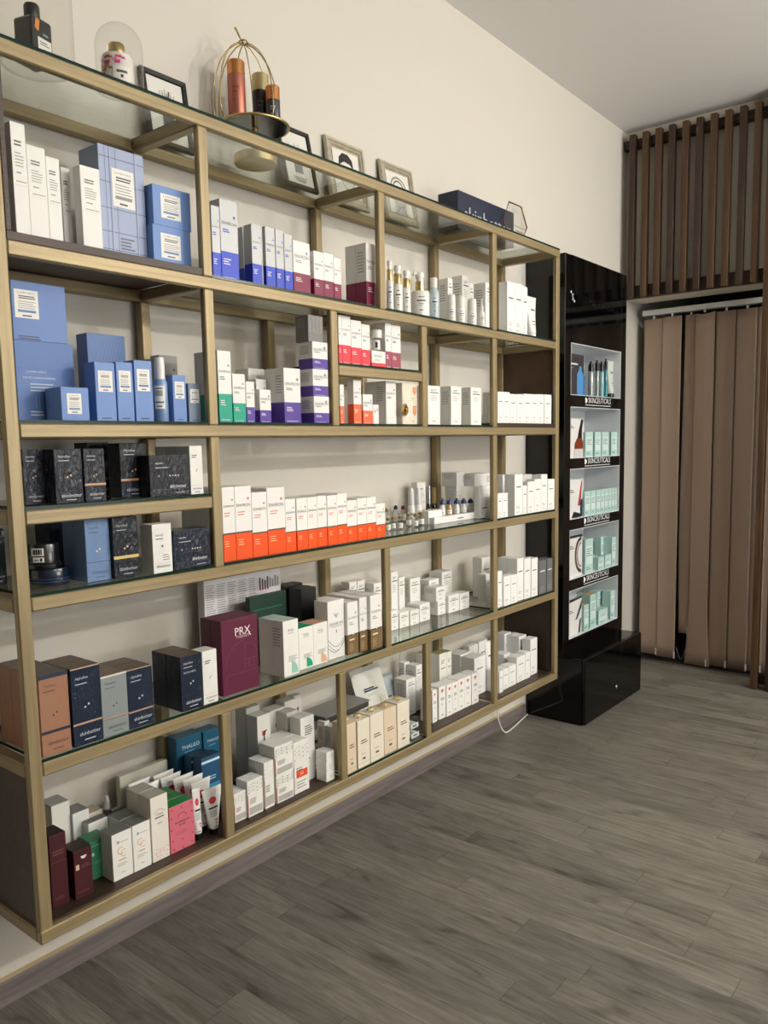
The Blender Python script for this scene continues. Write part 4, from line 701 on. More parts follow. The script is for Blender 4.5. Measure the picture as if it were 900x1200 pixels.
('box','wn',-0.006,3.2491,1.1359,0.0592,0.1477,0.045,0,{},'white carton, seventh from left, on the third shelf, rightmost bay','white cartons on the third shelf, rightmost bay'),
('box','wn',-0.006,3.3096,1.1359,0.0596,0.1666,0.045,0,{},'white carton, eighth from left, on the third shelf, rightmost bay','white cartons on the third shelf, rightmost bay'),
('box','wn',-0.006,3.3778,1.1359,0.0656,0.1419,0.05,0,{},'white carton, ninth from left, on the third shelf, rightmost bay','white cartons on the third shelf, rightmost bay'),
('box','wn',-0.16,3.2364,1.1359,0.0722,0.1672,0.05,0,{},'white carton in back, left of the row, on the third shelf, rightmost bay','white cartons on the third shelf, rightmost bay'),
('box','wn',-0.15,3.4116,1.1359,0.0999,0.1606,0.06,0,{},'white carton standing behind the row, on the third shelf, rightmost bay','white cartons on the third shelf, rightmost bay'),
('box','cop',-0.0103,0.9184,0.7523,0.0715,0.191,0.065,0,{},'copper-coloured wrapped box, front one, on the wide lower shelf','copper-coloured wrapped boxes on the wide lower shelf'),
('box','cop',-0.0763,0.9184,0.7523,0.0715,0.191,0.065,1,{},'copper-coloured wrapped box, second in line, on the wide lower shelf','copper-coloured wrapped boxes on the wide lower shelf'),
('box','cop',-0.1423,0.9184,0.7523,0.0715,0.191,0.065,2,{},'copper-coloured wrapped box, rearmost, on the wide lower shelf','copper-coloured wrapped boxes on the wide lower shelf'),
('box','nvk',-0.006,0.9966,0.7523,0.0762,0.1899,0.065,0,{},'tallest navy wrapped box, copper band, on the wide lower shelf','navy wrapped boxes on the wide lower shelf'),
('box','nvk',-0.072,0.9966,0.7523,0.0762,0.1899,0.065,1,{},'navy wrapped box behind the tallest, on the wide lower shelf','navy wrapped boxes on the wide lower shelf'),
('box','gry',-0.006,1.0713,0.7523,0.0718,0.1534,0.06,0,{},'grey wrapped box between two navy boxes, on the wide lower shelf','grey wrapped boxes on the wide lower shelf'),
('box','gry',-0.067,1.0713,0.7523,0.0718,0.1534,0.06,1,{},'grey wrapped box hidden behind its twin, on the wide lower shelf','grey wrapped boxes on the wide lower shelf'),
('box','nvk',-0.006,1.1448,0.7523,0.0738,0.1527,0.06,0,{},'navy wrapped box right of the grey one, on the wide lower shelf','navy wrapped boxes on the wide lower shelf'),
('box','nvk',-0.067,1.1448,0.7523,0.0738,0.1527,0.06,1,{},'navy wrapped box behind, right of grey, on the wide lower shelf','navy wrapped boxes on the wide lower shelf'),
('box','nvk2',-0.006,1.3047,0.7523,0.0707,0.15,0.0625,0,{},'navy wrapped box next to slim white carton, on the wide lower shelf','navy wrapped boxes on the wide lower shelf'),
('box','nvk2',-0.0695,1.3047,0.7523,0.0707,0.15,0.0625,1,{},'navy wrapped box behind, near burgundy boxes, on the wide lower shelf','navy wrapped boxes on the wide lower shelf'),
('box','wsk',-0.0069,1.3674,0.7523,0.0498,0.1487,0.05,0,{},'slim white carton next to the burgundy boxes, on the wide lower shelf',''),
('box','prx',-0.0192,1.489,0.7523,0.1362,0.2162,0.045,0,{},'front burgundy box with large white letters, on the wide lower shelf','burgundy boxes on the wide lower shelf'),
('box','prx',-0.0652,1.489,0.7523,0.1362,0.2162,0.045,1,{},'burgundy box standing behind its twin, on the wide lower shelf','burgundy boxes on the wide lower shelf'),
('box','txtbig',-0.25,1.7124,0.7523,0.3263,0.2901,0.032,0,{},'large white text-covered box against the wall on the wide lower shelf',''),
('box','grflat',-0.17,1.7424,0.7523,0.1585,0.2282,0.02,0,{},'dark green flat box at the back on the wide lower shelf',''),
('box','blkbox',-0.235,1.9208,0.7523,0.088,0.2276,0.047,0,{},'black box standing back, left one, on the wide lower shelf','black boxes on the wide lower shelf'),
('box','blkbox',-0.165,1.9232,0.7523,0.0722,0.2213,0.06,0,{},'black box standing forward, right one, on the wide lower shelf','black boxes on the wide lower shelf'),
('box','wq',-0.014,1.6863,0.7523,0.0646,0.1733,0.0535,0,{'c': 'mint'},'white carton with pale mint corner, on the wide lower shelf','white cartons with mint corner on the wide lower shelf'),
('box','wq',-0.0685,1.6863,0.7523,0.0646,0.1733,0.0535,1,{'c': 'mint'},'white carton with mint top, second in line, on the wide lower shelf','white cartons with mint corner on the wide lower shelf'),
('box','wqg',-0.0311,1.769,0.7523,0.0648,0.1339,0.0648,0,{},'white carton with green top on the wide lower shelf',''),
('box','wqp',-0.0315,1.8355,0.7523,0.0659,0.1349,0.0659,0,{},'white carton with peach top on the wide lower shelf',''),
('box','ev35',-0.0373,1.9179,0.7523,0.0803,0.1935,0.06,0,{},'tall white carton with grey wave lines on the wide lower shelf',''),
('box','evn',-0.0252,1.9878,0.7523,0.0545,0.1782,0.05,0,{},'white and brown carton, leftmost, on the wide lower shelf','white and brown cartons on the wide lower shelf'),
('box','evn',-0.0762,1.9886,0.7523,0.0563,0.1782,0.05,1,{},'white and brown carton directly behind the leftmost, on the wide lower shelf','white and brown cartons on the wide lower shelf'),
('box','evn',-0.1272,1.9891,0.7523,0.0571,0.1782,0.05,2,{},'white and brown carton two places behind the leftmost, on the wide lower shelf','white and brown cartons on the wide lower shelf'),
('box','evn',-0.0197,2.0368,0.7523,0.0411,0.1857,0.05,0,{},'white and brown carton, second from left, on the wide lower shelf','white and brown cartons on the wide lower shelf'),
('box','evn',-0.0707,2.0376,0.7523,0.0393,0.1857,0.05,1,{},'white and brown carton directly behind the front one, on the wide lower shelf','white and brown cartons on the wide lower shelf'),
('box','evn',-0.1217,2.0381,0.7523,0.0385,0.1857,0.05,2,{},'white and brown carton two places behind the front one, on the wide lower shelf','white and brown cartons on the wide lower shelf'),
('box','evn',-0.0066,2.089,0.7523,0.0609,0.1875,0.05,0,{},'white and brown carton, third from left, on the wide lower shelf','white and brown cartons on the wide lower shelf'),
('box','evn',-0.0576,2.089,0.7523,0.0609,0.1875,0.05,1,{},'white and brown carton directly behind the third from left, on the wide lower shelf','white and brown cartons on the wide lower shelf'),
('box','evn',-0.1086,2.089,0.7523,0.0609,0.1875,0.05,2,{},'white and brown carton two places behind the third from left, on the wide lower shelf','white and brown cartons on the wide lower shelf'),
('box','wl',-0.24,2.2382,0.7523,0.043,0.1888,0.042,0,{},'small white carton far back, left of pair, on the wide lower shelf','white cartons with black bar on the wide lower shelf'),
('box','wl',-0.24,2.2846,0.7523,0.0434,0.1873,0.042,0,{},'small white carton far back, right of pair, on the wide lower shelf','white cartons with black bar on the wide lower shelf'),
('box','wl',-0.2,2.3355,0.7523,0.0481,0.1743,0.05,0,{},'white carton far back behind the brown-based row, on the wide lower shelf','white cartons with black bar on the wide lower shelf'),
('box','wl',-0.19,2.4264,0.7523,0.042,0.2054,0.045,0,{},'white carton with black bar, third from left, in the bay of small white boxes','white cartons with black bar in the bay of small white boxes'),
('box','wl',-0.19,2.4724,0.7523,0.0378,0.1777,0.04,0,{},'white carton with black bar, fifth from left, in the bay of small white boxes','white cartons with black bar in the bay of small white boxes'),
('box','wl',-0.2,2.5742,0.7523,0.0686,0.159,0.0425,0,{},'white carton with black bar, seventh from left, in the bay of small white boxes','white cartons with black bar in the bay of small white boxes'),
('box','wl',-0.1251,2.341,0.7523,0.0449,0.0749,0.06,0,{},'white carton with black bar, leftmost, in the bay of small white boxes','white cartons with black bar in the bay of small white boxes'),
('box','wl',-0.1226,2.3978,0.7523,0.0603,0.0593,0.06,0,{},'white carton with black bar, second from left, in the bay of small white boxes','white cartons with black bar in the bay of small white boxes'),
('box','wl',-0.1172,2.4576,0.7523,0.0569,0.0575,0.06,0,{},'white carton with black bar, fourth from left, in the bay of small white boxes','white cartons with black bar in the bay of small white boxes'),
('box','wl',-0.1223,2.5319,0.7523,0.0692,0.0703,0.0624,0,{},'white carton with black bar, sixth from left, in the bay of small white boxes','white cartons with black bar in the bay of small white boxes'),
('box','wl',-0.1363,2.67,0.7523,0.0576,0.058,0.058,0,{},'lower carton of the small white stack, in the bay of small white boxes','white cartons with black bar in the bay of small white boxes'),
('box','wl',-0.1363,2.665,0.8109,0.0677,0.0576,0.06,0,{},'upper carton of the small white stack, in the bay of small white boxes','white cartons with black bar in the bay of small white boxes'),
('box','wl',-0.2,2.7068,0.7523,0.0711,0.1344,0.05,0,{},'white carton with black bar, tenth from left, in the bay of small white boxes','white cartons with black bar in the bay of small white boxes'),
('box','wl',-0.215,2.8243,0.7523,0.0768,0.1508,0.067,0,{},'white carton with black bar, thirteenth from left, in the bay of small white boxes','white cartons with black bar in the bay of small white boxes'),
('box','wl',-0.1226,2.7391,0.7523,0.0781,0.0725,0.05,0,{},'white carton with black bar, eleventh from left, in the bay of small white boxes','white cartons with black bar in the bay of small white boxes'),
('box','wl',-0.1204,2.8161,0.7523,0.0737,0.0687,0.05,0,{},'white carton with black bar, twelfth from left, in the bay of small white boxes','white cartons with black bar in the bay of small white boxes'),
('box','wn',-0.19,3.1067,0.7523,0.0779,0.181,0.05,0,{},'white carton, second from left, in the bay of small white boxes','white cartons in the bay of small white boxes'),
('box','wn',-0.1072,2.9871,0.7523,0.0422,0.1267,0.04,0,{},'white carton, leftmost, in the bay of small white boxes','white cartons in the bay of small white boxes'),
('box','wn',-0.013,2.9269,0.7523,0.0379,0.1548,0.04,0,{},'white carton, leftmost, on the fourth shelf, rightmost bay','white cartons on the fourth shelf, rightmost bay'),
('box','wn',-0.006,2.9756,0.7523,0.0572,0.128,0.045,0,{},'white carton, second from left, on the fourth shelf, rightmost bay','white cartons on the fourth shelf, rightmost bay'),
('box','wn',-0.007,3.0357,0.7523,0.0556,0.1252,0.045,0,{},'white carton, third from left, on the fourth shelf, rightmost bay','white cartons on the fourth shelf, rightmost bay'),
('box','wn',-0.0148,3.1062,0.7523,0.0559,0.188,0.0487,0,{},'white carton, fourth from left, on the fourth shelf, rightmost bay','white cartons on the fourth shelf, rightmost bay'),
('box','wn',-0.0645,3.1074,0.7523,0.0582,0.188,0.0487,1,{},'white carton directly behind the fourth from left, on the fourth shelf, rightmost bay','white cartons on the fourth shelf, rightmost bay'),
('box','wn',-0.0117,3.1644,0.7523,0.0579,0.1804,0.05,0,{},'white carton, fifth from left, on the fourth shelf, rightmost bay','white cartons on the fourth shelf, rightmost bay'),
('box','wn',-0.0078,3.2239,0.7523,0.0587,0.1753,0.05,0,{},'white carton, sixth from left, on the fourth shelf, rightmost bay','white cartons on the fourth shelf, rightmost bay'),
('box','gsl',-0.0085,3.3007,0.7523,0.0725,0.1558,0.05,0,{},'dark grey carton, left of two, on the fourth shelf, rightmost bay','dark grey cartons on the fourth shelf, rightmost bay'),
('box','gsl',-0.006,3.3669,0.7523,0.0575,0.1555,0.05,0,{},'dark grey carton, right of two by the end post, on the fourth shelf, rightmost bay','dark grey cartons on the fourth shelf, rightmost bay'),
('box','mar',-0.0638,0.9309,0.3485,0.0435,0.1832,0.055,0,{},'taller maroon carton beside the post, in the bottom left bay','maroon cartons in the bottom left bay'),
('box','mar',-0.0547,0.9884,0.3485,0.0488,0.1247,0.055,0,{},'shorter maroon carton with white smile tab, in the bottom left bay','maroon cartons in the bottom left bay'),
('box','grn',-0.105,1.0644,0.3485,0.0533,0.1035,0.055,0,{},'green carton with pale top line in the bottom left bay',''),
('box','cc',-0.0529,1.0974,0.3485,0.058,0.1255,0.0515,0,{},'left white carton with orange monogram, in the bottom left bay','white cartons with orange monogram in the bottom left bay'),
('box','cc',-0.1606,1.0974,0.3485,0.058,0.1255,0.0288,1,{},'grey-topped white carton behind the left monogram one, in the bottom left bay','white cartons with orange monogram in the bottom left bay'),
('box','cc',-0.0519,1.155,0.3485,0.0534,0.1269,0.055,0,{},'right white carton with orange monogram, in the bottom left bay','white cartons with orange monogram in the bottom left bay'),
('box','cc',-0.1079,1.155,0.3485,0.0534,0.1269,0.055,1,{},'grey-topped white carton behind the right monogram one, in the bottom left bay','white cartons with orange monogram in the bottom left bay'),
('box','crm',-0.0527,1.214,0.3485,0.0544,0.1801,0.0546,0,{},'tall cream carton with pink blossoms, in the bottom left bay','tall cream cartons in the bottom left bay'),
('box','crm',-0.1083,1.214,0.3485,0.0544,0.1801,0.0546,1,{},'tall cream carton behind its twin, in the bottom left bay','tall cream cartons in the bottom left bay'),
('box','pink',-0.0516,1.2844,0.3485,0.0811,0.1326,0.042,0,{},'pink carton with green top, front one, in the bottom left bay','pink cartons with green top in the bottom left bay'),
('box','pink',-0.0946,1.2844,0.3485,0.0811,0.1326,0.042,1,{},'pink carton with green top, middle one, in the bottom left bay','pink cartons with green top in the bottom left bay'),
('box','pink',-0.1376,1.2844,0.3485,0.0811,0.1326,0.042,2,{},'pink carton with green top, rearmost, in the bottom left bay','pink cartons with green top in the bottom left bay'),
('box','wgt',-0.2,1.0164,0.3485,0.0504,0.1912,0.06,0,{},'white carton with grey-green top by the wall, in the bottom left bay',''),
('box','wgd',-0.19,1.0663,0.3485,0.0469,0.1538,0.055,0,{},'white carton with dark grey top, in the bottom left bay',''),
('box','wgb',-0.2,1.1149,0.3485,0.0375,0.132,0.045,0,{},'small carton with beige top, in the bottom left bay',''),
('box','grylime',-0.262,1.3123,0.3485,0.1636,0.1718,0.02,0,{},'long grey box with lime edge by the wall in the bottom left bay',''),
('dropper','dropsil',-0.23,1.1761,0.3485,0.0299,0.1403,0.0299,0,{},'dark dropper bottle with silver collar in the bottom left bay',''),
('box','th',-0.232,1.4551,0.3485,0.0941,0.234,0.045,0,{},'teal blue carton, leftmost, in the bottom left bay','teal blue cartons in the bottom left bay'),
('box','th',-0.225,1.5364,0.3485,0.0662,0.2297,0.05,0,{},'teal blue carton, second from left, in the bottom left bay','teal blue cartons in the bottom left bay'),
('box','thd',-0.185,1.459,0.3485,0.069,0.1859,0.035,0,{},'deep blue carton, leftmost, in the bottom left bay','deep blue cartons in the bottom left bay'),
('box','thd',-0.138,1.4602,0.3485,0.0706,0.1919,0.04,0,{},'deep blue carton, second from left, in the bottom left bay','deep blue cartons in the bottom left bay'),
('box','mol',-0.0515,1.4929,0.3485,0.0459,0.0889,0.06,0,{},'white red-edged carton, leftmost, in the bottom second bay','white red-edged cartons in the bottom second bay'),
('box','mol',-0.0456,1.5475,0.3485,0.0609,0.1119,0.0498,0,{},'white red-edged carton, second from left, in the bottom second bay','white red-edged cartons in the bottom second bay'),
('box','mol',-0.0466,1.6065,0.3485,0.04,0.1467,0.0353,0,{},'white red-edged carton, third from left, in the bottom second bay','white red-edged cartons in the bottom second bay'),
('box','mol',-0.0829,1.6065,0.3485,0.04,0.1467,0.0353,1,{},'white red-edged carton directly behind the third from left, in the bottom second bay','white red-edged cartons in the bottom second bay'),
('box','mol',-0.0444,1.6707,0.3485,0.0745,0.088,0.07,0,{},'lower carton of the white stack, in the bottom second bay','white red-edged cartons in the bottom second bay'),
('box','mol',-0.0444,1.6702,0.4372,0.0794,0.0941,0.07,0,{},'upper carton of the white stack, in the bottom second bay','white red-edged cartons in the bottom second bay'),
('box','molo',-0.0468,1.7469,0.3485,0.0659,0.1688,0.06,0,{},'white carton with orange panel, in the bottom second bay','white cartons with orange panel in the bottom second bay'),
('box','molo',-0.1078,1.7469,0.3485,0.0659,0.1688,0.06,1,{},'white carton hidden behind the orange-panel one, in the bottom second bay','white cartons with orange panel in the bottom second bay'),
('box','sun',-0.0884,1.8208,0.3485,0.0637,0.2197,0.05,0,{},'tall white carton standing right in the bottom second bay',''),
('box','sun2',-0.14,1.677,0.3485,0.0558,0.2548,0.05,0,{},'white carton with red and black picture, leftmost, in the bottom second bay','white cartons with red and black picture in the bottom second bay'),
('box','sun2',-0.2,1.686,0.3485,0.0571,0.2673,0.055,0,{},'white carton with red and black picture, second from left, in the bottom second bay','white cartons with red and black picture in the bottom second bay'),
('box','sun2',-0.2,1.7935,0.3485,0.067,0.2299,0.05,0,{},'white carton with red and black picture, third from left, in the bottom second bay','white cartons with red and black picture in the bottom second bay'),
('box','sun2',-0.15,1.8136,0.3485,0.0525,0.2256,0.05,0,{},'white carton with red and black picture, fourth from left, in the bottom second bay','white cartons with red and black picture in the bottom second bay'),
('box','sun2',-0.235,1.8897,0.3485,0.0578,0.2278,0.047,0,{},'white carton with red and black picture, fifth from left, in the bottom second bay','white cartons with red and black picture in the bottom second bay'),
('box','sun2',-0.255,1.9421,0.355,0.0396,0.2225,0.027,0,{},'white carton with red and black picture, sixth from left, in the bottom second bay','white cartons with red and black picture in the bottom second bay'),
('box','ring',-0.0306,1.8645,0.3485,0.0398,0.0328,0.0452,0,{},'bottom box of the little stack, in the bottom second bay','small white boxes in the bottom second bay'),
('box','ring',-0.0306,1.8652,0.3819,0.0385,0.0328,0.0488,0,{},'middle box of the little stack, in the bottom second bay','small white boxes in the bottom second bay'),
('box','ring',-0.0306,1.8658,0.4154,0.0373,0.0328,0.0487,0,{},'top box of the little stack, in the bottom second bay','small white boxes in the bottom second bay'),
('box','mol2',-0.12,1.9852,0.355,0.0315,0.1264,0.0294,0,{},'slim white carton, second from left, in the bottom second bay','slim white cartons in the bottom second bay'),
('box','mol2',-0.15,1.9806,0.355,0.0273,0.1375,0.035,0,{},'slim white carton, leftmost, in the bottom second bay','slim white cartons in the bottom second bay'),
('box','crw2',-0.006,1.9454,0.355,0.0465,0.171,0.065,0,{'tab': True},'beige box with gold ribbon tab, leftmost, in the bottom third bay','beige boxes with gold ribbon tab in the bottom third bay'),
('box','crw',-0.006,2.0088,0.355,0.0636,0.1669,0.065,0,{'tab': True},'cream box with gold ribbon tab, leftmost, in the bottom third bay','cream boxes with gold ribbon tab in the bottom third bay'),
('box','crw',-0.006,2.0807,0.355,0.0733,0.1687,0.065,0,{'tab': True},'cream box with gold ribbon tab, second from left, in the bottom third bay','cream boxes with gold ribbon tab in the bottom third bay'),
('box','crw2',-0.0117,2.1624,0.355,0.0712,0.1644,0.065,0,{'tab': True},'beige box with gold ribbon tab, second from left, in the bottom third bay','beige boxes with gold ribbon tab in the bottom third bay'),
('box','crw',-0.0081,2.2346,0.355,0.0708,0.1684,0.065,0,{'tab': True},'cream box with gold ribbon tab, third from left, in the bottom third bay','cream boxes with gold ribbon tab in the bottom third bay'),
('box','wl',-0.1918,2.5255,0.355,0.0652,0.1509,0.061,0,{},'white carton with black bar, leftmost, in the bottom third bay','white cartons with black bar in the bottom third bay'),
('box','wl',-0.2,2.5925,0.355,0.0408,0.1906,0.05,0,{},'white carton with black bar, third from left, in the bottom third bay','white cartons with black bar in the bottom third bay'),
('box','wl',-0.2506,2.5774,0.355,0.0362,0.198,0.0314,0,{},'white carton with black bar, second from left, in the bottom third bay','white cartons with black bar in the bottom third bay'),
('box','hrt',-0.0728,2.5235,0.3485,0.0323,0.1317,0.06,0,{},'slim white carton with red heart, leftmost, in the bottom fourth bay','slim white cartons with red heart in the bottom fourth bay'),
('box','hrt',-0.0734,2.5765,0.3485,0.0472,0.1331,0.06,0,{},'slim white carton with red heart, second from left, in the bottom fourth bay','slim white cartons with red heart in the bottom fourth bay'),
('box','hrt',-0.0692,2.6213,0.3485,0.04,0.1311,0.06,0,{},'slim white carton with red heart, third from left, in the bottom fourth bay','slim white cartons with red heart in the bottom fourth bay'),
('box','hrt',-0.0709,2.6658,0.3485,0.0417,0.1291,0.06,0,{},'slim white carton with red heart, fourth from left, in the bottom fourth bay','slim white cartons with red heart in the bottom fourth bay'),
('box','hrt',-0.0704,2.7108,0.3485,0.0474,0.1317,0.06,0,{},'slim white carton with red heart, fifth from left, in the bottom fourth bay','slim white cartons with red heart in the bottom fourth bay'),
('box','hrt',-0.071,2.761,0.3485,0.0487,0.1304,0.06,0,{},'slim white carton with red heart, sixth from left, in the bottom fourth bay','slim white cartons with red heart in the bottom fourth bay'),
('box','hrt',-0.0672,2.8128,0.3485,0.0524,0.1324,0.06,0,{},'slim white carton with red heart, seventh from left, in the bottom fourth bay','slim white cartons with red heart in the bottom fourth bay'),
('box','olv',-0.2206,2.6928,0.3485,0.0481,0.2228,0.05,0,{},'white carton with olive top, leftmost, in the bottom fourth bay','white cartons with olive top in the bottom fourth bay'),
('box','olv',-0.17,2.7234,0.3485,0.0537,0.2232,0.05,0,{},'white carton with olive top, second from left, in the bottom fourth bay','white cartons with olive top in the bottom fourth bay'),
('box','olv',-0.17,2.7697,0.3485,0.0366,0.2202,0.05,0,{},'white carton with olive top, third from left, in the bottom fourth bay','white cartons with olive top in the bottom fourth bay'),
('box','wn',-0.19,2.9295,0.3485,0.0863,0.1747,0.07,0,{},'white carton, leftmost, in the bottom fourth bay','white cartons in the bottom fourth bay'),
('box','wn',-0.12,2.9357,0.3485,0.0928,0.169,0.0694,0,{},'white carton, second from left, in the bottom fourth bay','white cartons in the bottom fourth bay'),
('box','wn',-0.25,3.0873,0.3485,0.0752,0.1696,0.032,0,{},'white carton, third from left, in the bottom fourth bay','white cartons in the bottom fourth bay'),
('box','wn',-0.245,3.1649,0.3485,0.0776,0.1751,0.037,0,{},'white carton, fourth from left, in the bottom fourth bay','white cartons in the bottom fourth bay'),
('tube','wtube',-0.13,3.0616,0.3485,0.0526,0.2074,0.05,0,{},'white squeeze tube in the bottom fourth bay',''),
('box','wn',-0.0539,3.0049,0.3485,0.0306,0.0987,0.1,0,{},'white carton, leftmost, in the bottom right bay','white cartons in the bottom right bay'),
('box','wn',-0.0637,3.0639,0.3485,0.0484,0.094,0.05,0,{},'white carton, second from left, in the bottom right bay','white cartons in the bottom right bay'),
('box','wn',-0.0643,3.1233,0.3485,0.0628,0.0951,0.05,0,{},'white carton, third from left, in the bottom right bay','white cartons in the bottom right bay'),
('box','wn',-0.0663,3.2049,0.3485,0.0786,0.1192,0.05,0,{},'white carton, fifth from left, in the bottom right bay','white cartons in the bottom right bay'),
('box','wn',-0.0646,3.2661,0.3485,0.0434,0.125,0.05,0,{},'white carton, sixth from left, in the bottom right bay','white cartons in the bottom right bay'),
('box','wn',-0.074,3.3416,0.3485,0.067,0.1742,0.045,0,{},'white carton, eleventh from left, in the bottom right bay','white cartons in the bottom right bay'),
('box','wn',-0.14,3.204,0.3485,0.0593,0.1211,0.05,0,{},'white carton, fourth from left, in the bottom right bay','white cartons in the bottom right bay'),
('box','wn',-0.15,3.2771,0.3485,0.0431,0.0977,0.05,0,{},'white carton, seventh from left, in the bottom right bay','white cartons in the bottom right bay'),
('box','wn',-0.13,3.335,0.3485,0.0704,0.1813,0.0394,0,{},'white carton, tenth from left, in the bottom right bay','white cartons in the bottom right bay'),
('box','wn',-0.17,3.3345,0.3485,0.0668,0.1833,0.0294,0,{},'white carton, ninth from left, in the bottom right bay','white cartons in the bottom right bay'),
('box','wn',-0.2,3.3166,0.3485,0.0644,0.188,0.05,0,{},'white carton, eighth from left, in the bottom right bay','white cartons in the bottom right bay'),
('lotion','cb',-0.16,4.0641,1.6854,0.0419,0.155,0.0419,0,{'c': 'blue'},'blue lotion bottle in the top niche of the black cabinet','lotion bottles in the top niche of the black cabinet'),
('lotion','cb',-0.12,4.0841,1.6854,0.0387,0.1859,0.0387,0,{'c': 'silver'},'silver black-pumped lotion bottle, leftmost, in the top niche of the black cabinet','lotion bottles in the top niche of the black cabinet'),
('lotion','cb',-0.155,4.2357,1.6854,0.0336,0.2054,0.0336,0,{'c': 'silver'},'silver black-pumped lotion bottle, second from left, in the top niche of the black cabinet','lotion bottles in the top niche of the black cabinet'),
('lotion','cb',-0.11,4.1958,1.6854,0.0347,0.1924,0.0347,0,{'c': 'aqua'},'aqua black-pumped lotion bottle in the top niche of the black cabinet','lotion bottles in the top niche of the black cabinet'),
('lotion','cb',-0.128,4.2836,1.6854,0.0257,0.2132,0.0257,0,{'c': 'teal'},'teal black-pumped lotion bottle in the top niche of the black cabinet','lotion bottles in the top niche of the black cabinet'),
('tubeup','ctube',-0.115,4.3417,1.6854,0.0867,0.2062,0.05,0,{},'pale sage tube with black cap in the top niche of the black cabinet',''),
('box','mint',-0.112,4.014,1.3664,0.0965,0.13,0.05,0,{},'mint green carton, leftmost, in the second niche of the black cabinet','mint green cartons in the second niche of the black cabinet'),
('box','mint',-0.112,4.1256,1.3664,0.0856,0.13,0.05,0,{},'mint green carton, second from left, in the second niche of the black cabinet','mint green cartons in the second niche of the black cabinet'),
('box','mint',-0.112,4.2236,1.3664,0.0937,0.13,0.05,0,{},'mint green carton, third from left, in the second niche of the black cabinet','mint green cartons in the second niche of the black cabinet'),
('box','mint',-0.112,4.3418,1.3664,0.0864,0.13,0.05,0,{},'mint green carton, fourth from left, in the second niche of the black cabinet','mint green cartons in the second niche of the black cabinet'),
('box','mint',-0.11,3.9971,1.0534,0.0755,0.13,0.05,0,{},'mint green carton, leftmost, in the third niche of the black cabinet','mint green cartons in the third niche of the black cabinet'),
('box','mint',-0.11,4.0686,1.0534,0.0635,0.13,0.05,0,{},'mint green carton, second from left, in the third niche of the black cabinet','mint green cartons in the third niche of the black cabinet'),
('box','mint',-0.11,4.135,1.0534,0.061,0.13,0.05,0,{},'mint green carton, third from left, in the third niche of the black cabinet','mint green cartons in the third niche of the black cabinet'),
('box','mint',-0.11,4.1913,1.0534,0.0477,0.13,0.05,0,{},'mint green carton, fourth from left, in the third niche of the black cabinet','mint green cartons in the third niche of the black cabinet'),
('box','mint',-0.11,4.2422,1.0534,0.0507,0.13,0.05,0,{},'mint green carton, fifth from left, in the third niche of the black cabinet','mint green cartons in the third niche of the black cabinet'),
('box','mint',-0.11,4.2912,1.0534,0.0429,0.13,0.05,0,{},'mint green carton, sixth from left, in the third niche of the black cabinet','mint green cartons in the third niche of the black cabinet'),
('box','mint',-0.11,4.3357,1.0534,0.0414,0.13,0.05,0,{},'mint green carton, seventh from left, in the third niche of the black cabinet','mint green cartons in the third niche of the black cabinet'),
('box','mint',-0.11,4.3719,1.0534,0.0262,0.13,0.05,0,{},'mint green carton, eighth from left, in the third niche of the black cabinet','mint green cartons in the third niche of the black cabinet'),
('box','mint',-0.112,4.028,0.7404,0.1022,0.185,0.05,0,{},'mint green carton, leftmost, in the fourth niche of the black cabinet','mint green cartons in the fourth niche of the black cabinet'),
('box','mint',-0.11,4.1801,0.7404,0.0832,0.0682,0.05,0,{},'mint green carton, second from left, in the fourth niche of the black cabinet','mint green cartons in the fourth niche of the black cabinet'),
('box','mint',-0.11,4.2753,0.7404,0.0903,0.0702,0.0194,0,{},'mint green carton, fourth from left, in the fourth niche of the black cabinet','mint green cartons in the fourth niche of the black cabinet'),
('box','mint',-0.1976,4.2617,0.7404,0.1076,0.0643,0.06,0,{},'mint green carton, third from left, in the fourth niche of the black cabinet','mint green cartons in the fourth niche of the black cabinet'),
('box','mint',-0.1976,4.3508,0.7404,0.0683,0.1238,0.06,0,{},'mint green carton, sixth from left, in the fourth niche of the black cabinet','mint green cartons in the fourth niche of the black cabinet'),
('box','mint',-0.1626,4.3295,0.7404,0.0783,0.1643,0.0344,0,{},'mint green carton, fifth from left, in the fourth niche of the black cabinet','mint green cartons in the fourth niche of the black cabinet'),
('box','mint',-0.112,4.358,0.7404,0.0541,0.1612,0.05,0,{},'mint green carton, seventh from left, in the fourth niche of the black cabinet','mint green cartons in the fourth niche of the black cabinet'),
('box','mintg',-0.11,3.9982,0.4284,0.0628,0.142,0.05,0,{},'mint carton with gold top, leftmost, in the bottom niche of the black cabinet','mint cartons with gold top in the bottom niche of the black cabinet'),
('box','mintg',-0.12,4.1051,0.4284,0.0812,0.1808,0.05,0,{},'mint carton with gold top, second from left, in the bottom niche of the black cabinet','mint cartons with gold top in the bottom niche of the black cabinet'),
('box','mint',-0.112,4.2211,0.4284,0.1273,0.0782,0.05,0,{},'mint green carton, leftmost, in the bottom niche of the black cabinet','mint green cartons in the bottom niche of the black cabinet'),
('box','mint',-0.175,4.3304,0.4284,0.1093,0.1593,0.06,0,{},'mint green carton, second from left, in the bottom niche of the black cabinet','mint green cartons in the bottom niche of the black cabinet'),
('box','mint',-0.113,4.3532,0.4284,0.0636,0.163,0.05,0,{},'mint green carton, third from left, in the bottom niche of the black cabinet','mint green cartons in the bottom niche of the black cabinet'),
]
CATW={'box':'box','pump':'bottle','bigpump':'bottle','toner':'bottle','mini':'bottle','taper':'bottle','spray':'bottle','wjar':'jar','njar':'jar','vial':'vial','serum':'bottle','blackb':'bottle','bluecap':'bottle','lotion':'bottle','dropper':'bottle','tube':'tube','tubeup':'tube'}
GROUPS={}
